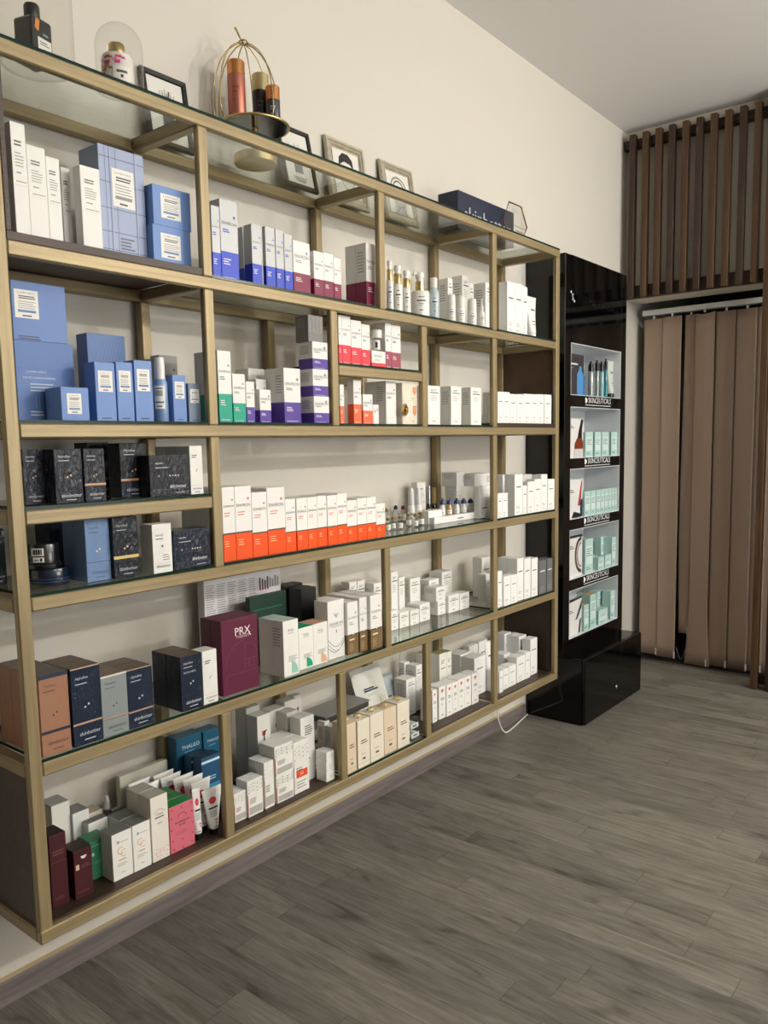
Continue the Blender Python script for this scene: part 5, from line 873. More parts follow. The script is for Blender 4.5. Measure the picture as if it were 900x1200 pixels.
for kind,style,X,Y,z,W,H,D,row,k,label,group in DATA:
    d=dict(kind=kind,style=style,X=X,Y=Y,z=z,W=W,H=H,D=D,row=row,k=k,label=label)
    if kind=='box': o=carton(d)
    elif kind in('tube','tubeup'):
        mint=kind=='tubeup'
        o=tube_obj(W,H,min(W,.05),pbr('tube_sage','c3cdc4',.35) if mint else pbr('tube_white','efefec',.35),pbr('black_plastic','111114',.25,0,.4) if mint else M_WHITEP,True,[ra(-.5,.62,.5,.66,'55565c'),ra(-.5,.3,.3,.34,'9a9a9c'),ra(-.5,.22,.4,.25,'9a9a9c')]); o.location=(X-min(W,.05)*.5,Y,z)
    else: o=bottle(d)
    tag(o,label,CATW[kind],group or None)
# ------------------------------------------------------------------ shelving unit
T=.0321
TD=.02
PY={'P0':.8428,'P1':1.3960,'Pa':1.8870,'P2':2.1338,'Pb':2.3675,'P4':2.8564,'P5':3.4116}
HZ={'H0':2.3144,'H1':1.9036,'SUB':1.7059,'H2':1.5147,'H25':1.3230,'H3':1.1274,'H4':.7438,'H5':.3465}
XB=-.284; XBB=-.3145
unit=empty('shelving_unit',(-.15,(PY['P0']+PY['P5'])/2,HZ['H5']-T),'wide wall-hung shelving frame of champagne metal with glass shelves and dark wood panels','shelf')
UL=Vector(unit.location)
def part(name,x0,x1,y0,y1,z0,z1,mat,bev=.002):
    o=bar(name,x0,x1,y0,y1,z0,z1,mat,unit,bev); o.location=Vector(o.location)-UL; return o
def rail(y0,y1,h): 
    part('rail',-TD,0,y0,y1,HZ[h]-T,HZ[h],M_CH,.003); part('back_rail',XBB,XB,y0,y1,HZ[h]-T,HZ[h],M_CH,.003)
def post(p,ha,hb):
    z0=HZ[hb]; z1=HZ[ha]-T; y=PY[p]
    part('post',-TD,0,y,y+T,z0,z1,M_CV,.003); part('back_post',XBB,XB,y,y+T,z0,z1,M_CV,.003)
def cross(p,h): part('cross_rail',XB,-TD,PY[p],PY[p]+T,HZ[h]-T,HZ[h],M_CX,.003)
YL,YR=PY['P0'],PY['P5']+T
for h in ('H0','H5'): rail(YL,YR,h)
for p in ('P0','P5'): post(p,'H0','H5')
for h in ('H1','H2','H3','H4'): rail(YL+T,PY['P5'],h)
rail(YL+T,PY['P1'],'H25'); rail(PY['Pa']+T,PY['Pb'],'SUB')
post('P1','H0','H1');post('P1','H1','H2');post('P1','H2','H3');post('P1','H4','H5')
for a,b in (('H0','H1'),('H1','H2'),('H2','H3'),('H3','H4'),('H4','H5')): post('P4',a,b)
post('P2','H0','H1');post('P2','H3','H4');post('Pa','H1','H2');post('Pb','H1','H2');post('Pa','H4','H5');post('Pb','H4','H5')
for p,hs in (('P0',('H0','H1','H2','H25','H3','H4','H5')),('P5',('H0','H1','H2','H3','H4','H5')),('P1',('H0','H1','H2','H3','H4')),('P4',('H0','H1','H2','H3','H4','H5')),('P2',('H0','H1','H4')),('Pa',('H2','H5')),('Pb',('H2','H5'))):
    for h in hs: cross(p,h)
def glass(y0,y1,h,x0=-.312,x1=-.003):
    z=HZ[h]+.0003; m=MB(); m.box(x0,x1,y0,y1,0,.0075,M_GLASS,.0)
    o=m.build('glass_shelf',unit,Vector((0,0,z))-UL); me=o.data; me.materials.append(M_GEDGE)
    for p in me.polygons:
        if abs(p.normal.z)<.5: p.material_index=1
glass(YL,PY['P1']+.012,'H0'); glass(PY['P1']+.014,YR,'H0')
g=.001
glass(PY['P1']+T+g,PY['P2']-g,'H1');glass(PY['P2']+T+g,PY['P4']-g,'H1');glass(PY['P4']+T+g,PY['P5']-g,'H1')
glass(PY['P0']+T+g,PY['P1']-g,'H2');glass(PY['P1']+T+g,PY['Pa']-g,'H2');glass(PY['Pa']+T+g,PY['Pb']-g,'H2');glass(PY['Pb']+T+g,PY['P4']-g,'H2')
glass(PY['Pa']+T+g,PY['Pb']-g,'SUB');glass(PY['P0']+T+g,PY['P1']-g,'H25')
glass(PY['P0']+T+g,PY['P1']-g,'H3');glass(PY['P1']+T+g,PY['P4']-g,'H3');glass(PY['P4']+T+g,PY['P5']-g,'H3')
glass(PY['P0']+T+g,PY['P2']-g,'H4');glass(PY['P2']+T+g,PY['P4']-g,'H4');glass(PY['P4']+T+g,PY['P5']-g,'H4')
glass(PY['Pa']+T+g,PY['Pb']-g,'H5')
# dark wood boards and panels
part('wood_board',-.312,-.002,PY['P0']+T+g,PY['P1']-g,HZ['H1']+.0003,HZ['H1']+.019,M_WENGE,.001)
part('wood_panel',-.30,-.002,PY['P0']+T+g,PY['P0']+T+.0125,HZ['H1']+.0194,HZ['H0']-T-.001,M_WENGE,.001)
part('wood_board',-.312,-.002,PY['P4']+T+g,PY['P5']-g,HZ['H2']+.0003,HZ['H2']+.0175,M_WOOD,.001)
part('wood_panel',-.30,-.034,PY['P5']+.010,PY['P5']+.022,HZ['H2']+.0003,HZ['H1']-T-.001,M_WOODP,.001)
part('wood_panel',-.28,-.034,PY['P5']+.010,PY['P5']+.022,HZ['H5']+.001,HZ['H4']-T-.001,M_WOOD,.001)
part('wood_panel',-.28,-.034,PY['P0']+.008,PY['P0']+.020,HZ['H5']+.001,HZ['H4']-T-.001,M_WENGE,.001)
for a,b in (('P0','Pa'),('Pb','P4'),('P4','P5')):
    y0=PY[a]+T+g; y1=PY[b]-g
    part('wood_board',-.283,-.0208,y0,y1,HZ['H5']-.014,HZ['H5']+.0015,M_WOOD,.001)
# ------------------------------------------------------------------ room
WX=-.32; CZ=3.314; YBK=4.97
def pl(name,vs,mat,flip=False):
    m=MB(); m.add(vs,[(0,1,2,3)],mat); return structure(m.build(name))
mw=pbr('wall_paint','d6d1c7',.75); tc=N(mw,'ShaderNodeTexCoord'); nz=N(mw,'ShaderNodeTexNoise',i_Scale=9.,i_Detail=5.); L(mw,tc.outputs['Object'],nz.inputs['Vector'])
bp=N(mw,'ShaderNodeBump',i_Strength=.12,i_Distance=.01); L(mw,nz.outputs['Fac'],bp.inputs['Height']); L(mw,bp.outputs['Normal'],BS(mw).inputs['Normal'])
mc=pbr('ceiling_paint','e6e5e3',.85)
mback=pbr('back_wall_paint','d2cbbc',.8)
def slab(name,x0,x1,y0,y1,z0,z1,mat): return structure(bar(name,x0,x1,y0,y1,z0,z1,mat,None,0))
slab('wall_left',WX-.1,WX,-2.6,6.5,0,CZ,mw)
slab('ceiling',WX-.1,4.6,-2.6,6.5,CZ,CZ+.1,mc)
slab('wall_right',4.5,4.6,-2.6,6.5,0,CZ,mw)
slab('wall_front',WX,4.5,-2.7,-2.6,0,CZ,pbr('front_wall_paint','6b645a',.8))
slab('wall_back',WX,4.5,YBK,YBK+.18,2.315,CZ,mback)
slab('wall_back_side',.95,4.5,YBK,YBK+.18,0,2.315,mback)
slab('wall_far',WX,4.5,6.4,6.5,0,CZ,pbr('far_wall','5a5148',.8))
# floor: laminate boards running away from the shelf wall
mf=pbr('laminate','777066',.42,spec=.45); nt=mf.node_tree
tc=N(mf,'ShaderNodeTexCoord'); sp=N(mf,'ShaderNodeSeparateXYZ'); L(mf,tc.outputs['Object'],sp.inputs[0])
def mth(op,a,b=None,c=None):
    n=N(mf,'ShaderNodeMath',operation=op)
    for i,q in enumerate((a,b,c)):
        if q is None: continue
        if isinstance(q,(int,float)): n.inputs[i].default_value=q
        else: L(mf,q,n.inputs[i])
    return n.outputs[0]
PWID,PLEN=.094,.86
ry=mth('DIVIDE',sp.outputs['Y'],PWID); rid=mth('FLOOR',ry); rf=mth('FRACT',ry)
wn=N(mf,'ShaderNodeTexWhiteNoise',noise_dimensions='1D'); L(mf,rid,wn.inputs['W'])
cx=mth('ADD',mth('DIVIDE',sp.outputs['X'],PLEN),mth('MULTIPLY',wn.outputs['Value'],7.3)); cid=mth('FLOOR',cx); cf=mth('FRACT',cx)
wn2=N(mf,'ShaderNodeTexWhiteNoise',noise_dimensions='2D'); cb=N(mf,'ShaderNodeCombineXYZ'); L(mf,rid,cb.inputs[0]); L(mf,cid,cb.inputs[1]); L(mf,cb.outputs[0],wn2.inputs['Vector'])
seam=mth('MAXIMUM',mth('LESS_THAN',rf,.022),mth('LESS_THAN',cf,.0026))
cb2=N(mf,'ShaderNodeCombineXYZ'); L(mf,mth('ADD',mth('MULTIPLY',sp.outputs['X'],5.),mth('MULTIPLY',wn2.outputs['Value'],31.)),cb2.inputs[0]); L(mf,mth('MULTIPLY',sp.outputs['Y'],62.),cb2.inputs[1]); L(mf,mth('MULTIPLY',wn2.outputs['Value'],17.),cb2.inputs[2])
n1=N(mf,'ShaderNodeTexNoise',i_Scale=1.,i_Detail=9.,i_Roughness=.7,i_Distortion=.9); L(mf,cb2.outputs[0],n1.inputs['Vector'])
cb3=N(mf,'ShaderNodeCombineXYZ'); L(mf,mth('ADD',mth('MULTIPLY',sp.outputs['X'],4.2),mth('MULTIPLY',wn2.outputs['Value'],11.)),cb3.inputs[0]); L(mf,mth('MULTIPLY',sp.outputs['Y'],15.),cb3.inputs[1]); L(mf,mth('MULTIPLY',wn2.outputs['Value'],9.),cb3.inputs[2])
n2=N(mf,'ShaderNodeTexNoise',i_Scale=1.,i_Detail=3.,i_Distortion=.8); L(mf,cb3.outputs[0],n2.inputs['Vector'])
colr=ramp(mf,n1.outputs['Fac'],[(.22,'4c4a45'),(.42,'6f6c65'),(.58,'807c74'),(.8,'948f86')])
knot=ramp(mf,n2.outputs['Fac'],[(.26,(.45,.43,.41,1)),(.38,(.82,.81,.80,1)),(.52,(1,1,1,1))])
def mixc(kind,a,b,f=1.0):
    n=N(mf,'ShaderNodeMix',data_type='RGBA',blend_type=kind); n.inputs['Factor'].default_value=f
    for s,q in ((6,a),(7,b)):
        if isinstance(q,tuple): n.inputs[s].default_value=q
        else: L(mf,q,n.inputs[s])
    return n
c1=mixc('MULTIPLY',colr,knot).outputs[2]
tone=ramp(mf,wn2.outputs['Value'],[(0,(.78,.78,.78,1)),(1,(1.1,1.09,1.07,1))]); c2=mixc('MULTIPLY',c1,tone).outputs[2]
mx=mixc('MULTIPLY',c2,(.5,.48,.46,1)); L(mf,seam,mx.inputs['Factor']); L(mf,mx.outputs[2],BS(mf).inputs['Base Color'])
bp=N(mf,'ShaderNodeBump',i_Strength=.12,i_Distance=.003); L(mf,n1.outputs['Fac'],bp.inputs['Height']); L(mf,bp.outputs['Normal'],BS(mf).inputs['Normal'])
fl=MB(); fl.box(WX-.1,4.6,-2.6,5.10,-.1,0,mf); structure(fl.build('floor'))
fl=MB(); fl.box(WX-.1,4.6,5.125,6.5,-.1,-.002,pbr('inner_floor','3c3a37',.6)); structure(fl.build('floor_inner_room'))
fl=MB(); fl.box(WX,.95,5.10,5.125,-.1,.003,pbr('threshold_metal','6d665c',.4,.4)); structure(fl.build('trim_1'))
M_SK=grain('skirting_wood',[(.25,'5d5453'),(.55,'7b7371'),(.8,'8b8384')],(50,3,50),.5,.2)
def skirting(name,y0,y1):
    m=MB(); m.add([(WX+.0001,y0,0),(WX+.014,y0,0),(WX+.014,y0,.062),(WX+.008,y0,.068),(WX+.0001,y0,.068),(WX+.0001,y1,0),(WX+.014,y1,0),(WX+.014,y1,.062),(WX+.008,y1,.068),(WX+.0001,y1,.068)],[(0,1,2,3,4),(9,8,7,6,5)]+[(i,i+5,(i+1)%5+5,(i+1)%5) for i in range(5)],M_SK)
    return structure(m.build(name))
skirting('baseboard_left',-2.6,3.68)
m=MB(); m.add([(WX+.0001,-2.6,.0683),(WX+.0125,-2.6,.0683),(WX+.0001,-2.6,.073),(WX+.0001,3.68,.0683),(WX+.0125,3.68,.0683),(WX+.0001,3.68,.073)],[(0,1,2),(5,4,3),(0,3,4,1),(1,4,5,2),(2,5,3,0)],pbr('sealant','b9a581',.6)); structure(m.build('trim_2'))
# ------------------------------------------------------------------ slatted wood screen over the doorway
def slatmat(i,seed):
    a=random.Random(seed*13+i).random(); c=[('2a1c12','3c2a1b','4c3622'),('36261a','52391f','6e4d2b'),('241811','332417','41301f')][i%3 if a<.75 else 1]
    return grain(f'slat_wood_{i%5}_{seed}',[(.25,c[0]),(.55,c[1]),(.8,c[2])],(45,45,2.2),.5,.2)
scr=empty('slat_screen',(.1,4.9,2.315),'dark brown vertical slat screen hung on the wall above the curtained doorway','screen')
sl=Vector(scr.location)
def spart(name,par,pl_,x0,x1,y0,y1,z0,z1,mat):
    o=bar(name,x0,x1,y0,y1,z0,z1,mat,par,.0015); o.location=Vector(o.location)-pl_; return o
M_RAIL=grain('screen_rail_wood',[(.25,'22140c'),(.6,'362214'),(.85,'432b19')],(2.2,45,45),.55,.2)
for z0,z1 in ((3.200,3.250),(2.318,2.39)): spart('screen_rail',scr,sl,-.318,.50,4.914,4.965,z0,z1,M_RAIL)
for i in range(10):
    x=-.248+.0785*i; spart('slat',scr,sl,x-.0175,x+.0175,4.872,4.9135,2.313,3.268,slatmat(i,1))
par=empty('slat_partition',(.6,4.87,0),'floor-to-ceiling dark brown wooden slats at right edge beside the doorway','screen')
ql=Vector(par.location)
for i in range(4):
    x=.535+.0785*i; spart('slat',par,ql,x-.0175,x+.0175,4.845,4.895,.0005,3.312,slatmat(i+1,2))
spart('screen_rail',par,ql,.515,.80,4.8955,4.935,3.2,3.28,M_RAIL); spart('screen_rail',par,ql,.515,.80,4.8955,4.935,.02,.08,M_RAIL)
# ------------------------------------------------------------------ fabric strip blind in the doorway
bl=empty('strip_blind',(.3,5.16,2.25),'taupe vertical fabric strip blind hanging in the doorway','curtain')
b0=Vector(bl.location)
tr=MB(); tr.box(-.272,.93,5.135,5.178,2.236,2.268,pbr('blind_track','d9d9d6',.35,.1),.002); tr.box(-.272,.93,5.15,5.165,2.232,2.2362,pbr('track_slot','77777a',.4)); o=tr.build('track',bl); o.location=-b0
M_FAB=grain('taupe_fabric',[(.3,'a08a79'),(.7,'a99281')],(220,220,220),.85,.1)
def strip(x0,x1,y0,y1,zt,zb,curl=0,flare=0,gap=0):
    """one hanging strip: x0..x1 at the bottom, gentle curve across, pinched where it hangs"""
    nu,nv=10,26; vs=[];fs=[]
    for j in range(nv+1):
        v=j/nv; z=zt+(zb-zt)*v
        for i in range(nu+1):
            u=i/nu; x=x0+(x1-x0)*u; y=y0+(y1-y0)*u+curl*math.sin(PI*u)*(1-.5*v)
            if v<.06: y-= .006*math.sin(PI*u)*(1-v/.06); 
            fl_=max(0,(v-.8)/.2); x+=flare*fl_*fl_*(-1 if u<.5 else 1)*abs(u-.5)*2; x+=gap*math.sin(PI*min(1,v*1.05))*(1-u)*v
            zz=z-(.012*math.sin(PI*u) if j==0 and flare else 0)
            vs.append((x,y,zz))
    for j in range(nv):
        for i in range(nu): a=j*(nu+1)+i; fs.append((a,a+1,a+nu+2,a+nu+1))
    m=MB(); m.add(vs,fs,M_FAB,True); o=m.build('fabric_strip',bl); o.location=-b0
    s=o.modifiers.new('s','SOLIDIFY'); s.thickness=.0016
    # hem weight pocket and hanger
    h=MB(); cxm=(x0+x1)/2; cy=(y0+y1)/2+curl
    h.box(cxm-.006,cxm+.006,cy-.004,cy+.004,zt-.002,2.236,pbr('clip','c9c9c6',.4),.001); k=h.build('hanger_clip',bl); k.location=-b0
    h=MB(); h.box(x1-.008,x1+.001,y1-.004,y1+.004,zb+.001,zb+.045,pbr('hem_clip','d5d2cc',.4),.001); k=h.build('hem_clip',o)
for a in [(-.262,-.142,5.153,5.148,2.212,.036,.004,0),(-.146,-.020,5.146,5.139,2.214,.030,.006,0),(-.006,.058,5.165,5.15,2.215,.20,.016,0,-.02),(.062,.184,5.142,5.128,2.216,.012,-.014,.02),(.182,.300,5.150,5.136,2.212,.02,.010,0),(.298,.42,5.148,5.136,2.212,.018,.012,0),(.40,.50,5.16,5.15,2.212,.02,-.012,0),(.49,.60,5.15,5.14,2.212,.02,.012,0),(.60,.72,5.15,5.14,2.212,.02,.012,0),(.72,.84,5.15,5.14,2.212,.02,.012,0)]: strip(*a)
ch=MB(); ch.tube([(-.02+.06*t,5.17,.10-.075*math.sin(PI*t)) for t in [i/8 for i in range(9)]],.0016,pbr('chain','b9b9b6',.4)); o=ch.build('chain',bl); o.location=-b0
# ------------------------------------------------------------------ black display cabinet
CX=-.10; CY0,CY1=3.70,4.463; CZ0,CZ1=.346,2.365
cab=empty('display_cabinet',(-.15,4.08,0),'tall glossy black display cabinet with five white niches on a low black plinth','cabinet')
c0=Vector(cab.location)
NZ=[(1.682,1.940),(1.363,1.624),(1.050,1.310),(.737,.997),(.425,.680)]; NY0,NY1=3.767,4.392
b=MB()
b.box(-.318,CX,CY0,NY0,CZ0,CZ1,M_BLACK,.0025); b.box(-.318,CX,NY1,CY1,CZ0,CZ1,M_BLACK,.0025)
zz=[CZ0]+[v for a in reversed(NZ) for v in a]+[CZ1]
for i in range(0,len(zz),2): b.box(-.318,CX,NY0,NY1,zz[i],zz[i+1],M_BLACK)
b.box(-.318,-.3135,NY0,NY1,CZ0,CZ1,M_BLACK)
o=b.build('carcass',cab); o.location=-c0
M_NICHE=pbr('niche_white','d9dde0',.35)
for z0,z1 in NZ:
    n=MB(); x0=-.312; t=.003
    n.add([(x0,NY0+t,z0+t),(x0,NY1-t,z0+t),(x0,NY1-t,z1-t),(x0,NY0+t,z1-t),(CX+.0006,NY0+t,z0+t),(CX+.0006,NY1-t,z0+t),(CX+.0006,NY1-t,z1-t),(CX+.0006,NY0+t,z1-t),
           (CX+.0006,NY0,z0),(CX+.0006,NY1,z0),(CX+.0006,NY1,z1),(CX+.0006,NY0,z1)],[(0,1,2,3),(0,4,5,1),(1,5,6,2),(2,6,7,3),(3,7,4,0),(4,8,9,5),(5,9,10,6),(6,10,11,7),(7,11,8,4)],M_NICHE)
    o=n.build('niche',cab); o.location=-c0; o['label']='white lined niche'
def cfront(y,z): return lambda u,v,e: (CX+.0005+e,y+u,z+v)
WHT='e9ebec'
for (z0,z1),zn in list(zip(NZ,[a[1] for a in NZ[1:]]))[:4]:
    zc=(z0+zn)/2; p=Print(.34,.056,cfront(3.93,zc-.028))
    p.text('SKINCEUTICALS',.55,.66,.86,WHT,.5); 
    for du,dv in ((-.012,.0),(.014,.12),(-.012,.24)): p.disc(.055+du,.5+dv,.026,WHT,n=10)
    p.lines(.02,.97,.16,.26,1,'b9bbbc',.9,.02)
    o=p.build('shelf_lettering',cab); o.location=-c0
p=Print(.62,.16,cfront(3.748,2.095))
gl='1c1c1e'
p.text('S',.055,.43,.045,WHT,.2); p.rect(.018,.53,.034,.60,WHT); p.rect(.075,.28,.091,.35,WHT)
p.text('SKINCEUTICALS',.60,.42,.72,pbr('black_letter','141416',.25,0,.3)); o=p.build('header_lettering',cab); o.location=-c0
# plinth
b=MB(); b.box(-.318,.004,3.706,4.457,0,.3455,M_BLACK,.004,2); o=b.build('plinth',cab); o.location=-c0
b=MB(); b.box(.0045,.021,3.7065,4.4565,.004,.3465,M_BLACK,.006,3); o=b.build('plinth_door',cab); o.location=-c0
b=MB(); Mx=Matrix.Translation((.0212,4.10,.113))@Matrix.Rotation(PI/2,4,'Y'); b.lathe([(.0115,0),(.0115,.003),(.009,.005),(.006,.0052)],pbr('chrome','d5d6d8',.15,1),M=Mx,seg=18); b.box(.0262,.027,4.0985,4.1015,.107,.119,pbr('keyhole','1a1a1a',.4)); o=b.build('lock',cab); o.location=-c0
# display cards standing in the niches
CARDS=[('dark grey display card with a blue bottle in the top niche','3a363c',0),('white display card with an amber dropper bottle in the second niche','dcdcdc',1),('white display card with a red and navy tube in the third niche','dedede',2),('white display card with a ring-shaped swirl in the fourth niche','dad9d8',3),('white display card with a dark pen in the bottom niche','dcdbda',4)]
for (z0,z1),(lab,hx,k) in zip(NZ,CARDS):
    y0,y1=3.772,3.962; W=y1-y0; H=(z1-z0)*(.78 if k!=3 else .86)-.004
    if k==0: H=(z1-z0)*.80
    m=MB(); m.box(-.1235,-.1215,-W/2,W/2,0,H,paper(hx)); m.box(-.165,-.1235,-W/2+.02,-W/2+.03,0,H*.4,paper(hx)); o=m.build('display_card',None,(0,(y0+y1)/2,z0+.0032))
    tag(o,lab,'card','display cards standing in the cabinet niches')
    p=Print(W,H,lambda u,v,e:(-.1211+e,u-W/2,v))
    if k==0: p.rect(.05,.74,.62,.78,'d5d3d6'); p.lines(.05,.4,.66,.7,1,'8a878c',.6); p.poly([(W*.58,0),(W*.97,0),(W*.97,H*.52),(W*.86,H*.62),(W*.84,H*.72),(W*.72,H*.72),(W*.7,H*.62),(W*.58,H*.52)],'4f8dc8')
    if k==1: p.lines(.05,.5,.76,.84,2,'55565a',.5); p.poly([(W*.42,0),(W*.99,0),(W*.99,H*.4),(W*.9,H*.5),(W*.62,H*.5),(W*.46,H*.36)],'7a3216'); p.poly([(W*.44,0),(W*.99,0),(W*.99,H*.22),(W*.46,H*.22)],'c9c7c6'); p.poly([(W*.64,H*.5),(W*.92,H*.5),(W*.92,H*.72),(W*.99,H*.98),(W*.86,H*.98),(W*.72,H*.72)],'17171a')
    if k==2: p.lines(.05,.55,.66,.76,2,'55565a',.5); p.poly([(W*.68,H*.3),(W*.86,H*.3),(W*.97,H*.97),(W*.9,H*.95)],'b03a3c'); p.poly([(W*.84,H*.02),(W*.98,H*.02),(W*.98,H*.5),(W*.84,H*.42)],'1d2c4a'); p.poly([(W*.3,0),(W*.95,0),(W*.8,H*.1),(W*.45,H*.16)],'17171a')
    if k==3: p.rect(0,.94,1,1,'2a2a2c'); p.lines(.05,.5,.68,.78,2,'6a6a6e',.5); p.arc(.94,.5,.36,.10,'4a3838',PI*.5,PI*1.5,ry=.46); p.arc(.94,.5,.25,.06,'8a7472',PI*.5,PI*1.5,ry=.33)
    if k==4: p.poly([(0,H*.9),(W,H*.96),(W,H),(0,H)],'2a2a2c'); p.lines(.05,.55,.62,.72,2,'55565a',.5); p.poly([(W*.5,H*.4),(W*.62,H*.42),(W*.99,H*.9),(W*.99,H*.7),(W*.72,H*.4)],'2b2b2f'); p.poly([(W*.78,0),(W*.9,0),(W*.99,H*.4),(W*.86,H*.36)],'3a3a3e')
    p.build('card_print',o)
# ------------------------------------------------------------------ things on top of the unit
ZT=HZ['H0']+.0083
def dome(y,r,h,x,label):
    o=shell('glass_dome',[(r,0),(r,h-r)]+[(r*math.cos(a),h-r+r*math.sin(a)) for a in [i*PI/20 for i in range(1,10)]]+[(.001,h)],M_DOME,(x,y,ZT),seg=40)
    tag(o,label,'dome','glass domes on top of the shelving unit')
    m=MB(); m.tube([(r*math.cos(2*PI*i/40),r*math.sin(2*PI*i/40),.0035) for i in range(40)],.0028,M_DOME,8,True); m.build('rim',o)
dome(1.022,.079,.36,-.09,'larger glass dome over a black square bottle, far left on top')
dome(1.218,.056,.158,-.065,'smaller glass dome over a pink floral bottle, on top of the unit')
# black perfume bottle
m=MB(); Mr=Matrix.Rotation(.28,4,'Z'); m.box(-.028,.028,-.030,.030,0,.096,pbr('black_bottle','1b1c1d',.3,0,.4),.006,2,Mr)
o=m.build('square_bottle',None,(-.09,1.013,ZT)); tag(o,'black square bottle with round black cap under the larger dome','bottle')
shell('cap',[(.016,.096),(.017,.098),(.017,.126),(.015,.130)],pbr('black_cap','202122',.35),None,o)
p=Print(.060,.096,lambda u,v,e:tuple(Mr@Vector((.0284+e,u-.030,v)))); p.rect(.25,.06,.9,.55,'e8e7e2'); p.lines(.35,.8,.4,.5,2,'55565a',.45); p.disc(.57,.3,.04,'33343a',n=10); p.lines(.35,.8,.1,.22,3,'9a9a9a',.35); p.poly([(.12*.06,.72*.096),(.2*.06,.95*.096),(.38*.06,.92*.096),(.3*.06,.66*.096)],'d98a45'); p.lines(.5,.9,.62,.72,1,'7aa08c',.5); p.build('label',o)
# floral bottle
r=.038
o=shell('floral_bottle',[(r*.96,0),(r,.004),(r,.070),(r*.93,.078),(r*.5,.082)],pbr('bottle_white','ece6e2',.25,0,.4),(-.065,1.212,ZT)); tag(o,'white bottle with pink flowers and gold cap under the smaller dome','bottle')
shell('cap',[(.019,.082),(.0195,.084),(.0195,.104),(.017,.108)],M_GOLD,None,o)
rr=random.Random(5); art=[]
for i in range(26):
    u,v=rr.random()*.75,.3+.66*rr.random(); s=.07+.09*rr.random(); art.append((u,v,u+s,min(1,v+s*.8),rr.choice(['d8438c','e0559c','c93a78','e88a4a','d9a84a','8aa04a','e79ab8'])))
curved_print(o,'floral_print',r+.0003,.004,.069,-PI/4-1.2,-PI/4+1.1,art)
curved_print(o,'label',r+.0016,.004,.045,-PI/4-.1,-PI/4+1.0,[(.2,.62,.8,.76,'55565a'),(.42,.35,.56,.52,'33343a'),(.25,.1,.75,.18,'9a9a9a')],'f2efe9')
# picture frames leaning on the wall
def picture(y0,y1,h,xb,xt,fw,matc,label,art,deep=.014,group='framed pictures on top of the unit',mould=False):
    W=y1-y0; o=empty('picture_frame',(xb,(y0+y1)/2,ZT+.001),label,'picture',group)
    o.rotation_euler=(0,-math.atan2(xb-xt,h),0)
    f=MB()
    def ring(i0,i1,x0,x1,mat):  # frame ring from inset i0 to i1, front height x0..x1
        a=[(-W/2+i0,i0),(W/2-i0,i0),(W/2-i0,h-i0),(-W/2+i0,h-i0)]; b_=[(-W/2+i1,i1),(W/2-i1,i1),(W/2-i1,h-i1),(-W/2+i1,h-i1)]
        vs=[(x0,y,z) for y,z in a]+[(x1,y,z) for y,z in b_]; f.add(vs,[(k,(k+1)%4,(k+1)%4+4,k+4) for k in range(4)],mat)
    prof=[(0,-deep),(0,-.003),(fw*.12,0),(fw*.85,-.002),(fw,-.006)] if not mould else [(0,-deep),(0,-.004),(fw*.1,0),(fw*.3,-.001),(fw*.36,-.006),(fw*.6,-.003),(fw*.72,-.001),(fw*.8,-.007),(fw,-.009)]
    for (a,x),(b_,x2) in zip(prof,prof[1:]): ring(a,b_,x,x2,matc)
    f.add([(-deep,-W/2,0),(-deep,W/2,0),(-deep,W/2,h),(-deep,-W/2,h)],[(3,2,1,0)],pbr('frame_back','3a3330',.7))
    f.build('frame',o)
    m=MB(); q=fw*.98; m.add([(-.0065,-W/2+q,q),(-.0065,W/2-q,q),(-.0065,W/2-q,h-q),(-.0065,-W/2+q,h-q)],[(0,1,2,3)],paper('e4e2db')); m.build('print_sheet',o)
    p=Print(W,h,lambda u,v,e:(-.0061+e,u-W/2,v)); art(p); p.build('drawing',o)
M_FRB=pbr('frame_black','141414',.35,0,.2); M_FRS=grain('frame_silver',[(.3,'a69d8a'),(.7,'c4bba7')],(40,40,40),.4,.2,.2)
def plant(seed):
    def f(p):
        r=random.Random(seed)
        for i in range(60):
            a=PI*(.08+.84*r.random()); l=.16+.24*r.random(); u0=.5+.04*(r.random()-.5); c=r.choice(['3a3c3c','55585a','7a7d7e'])
            p.line([(u0,.44),(u0+l*.5*math.cos(a),.44+l*.5*math.sin(a)),(u0+l*math.cos(a),.44+l*.9*math.sin(a))],.008,c)
        p.rect(.38,.26,.62,.44,'6a6c6e')
        for k in range(4): p.rect(.3+.02*k,.18-.022*k,.7-.02*k,.19-.022*k,'9a9c9c')
    return f
picture(1.449,1.606,.214,-.272,-.303,.017,M_FRB,'black framed plant print leaning between the smaller dome and the wire cage',plant(3))
picture(1.972,2.128,.214,-.257,-.303,.016,M_FRB,'black framed plant print leaning just right of the wire cage',plant(8))
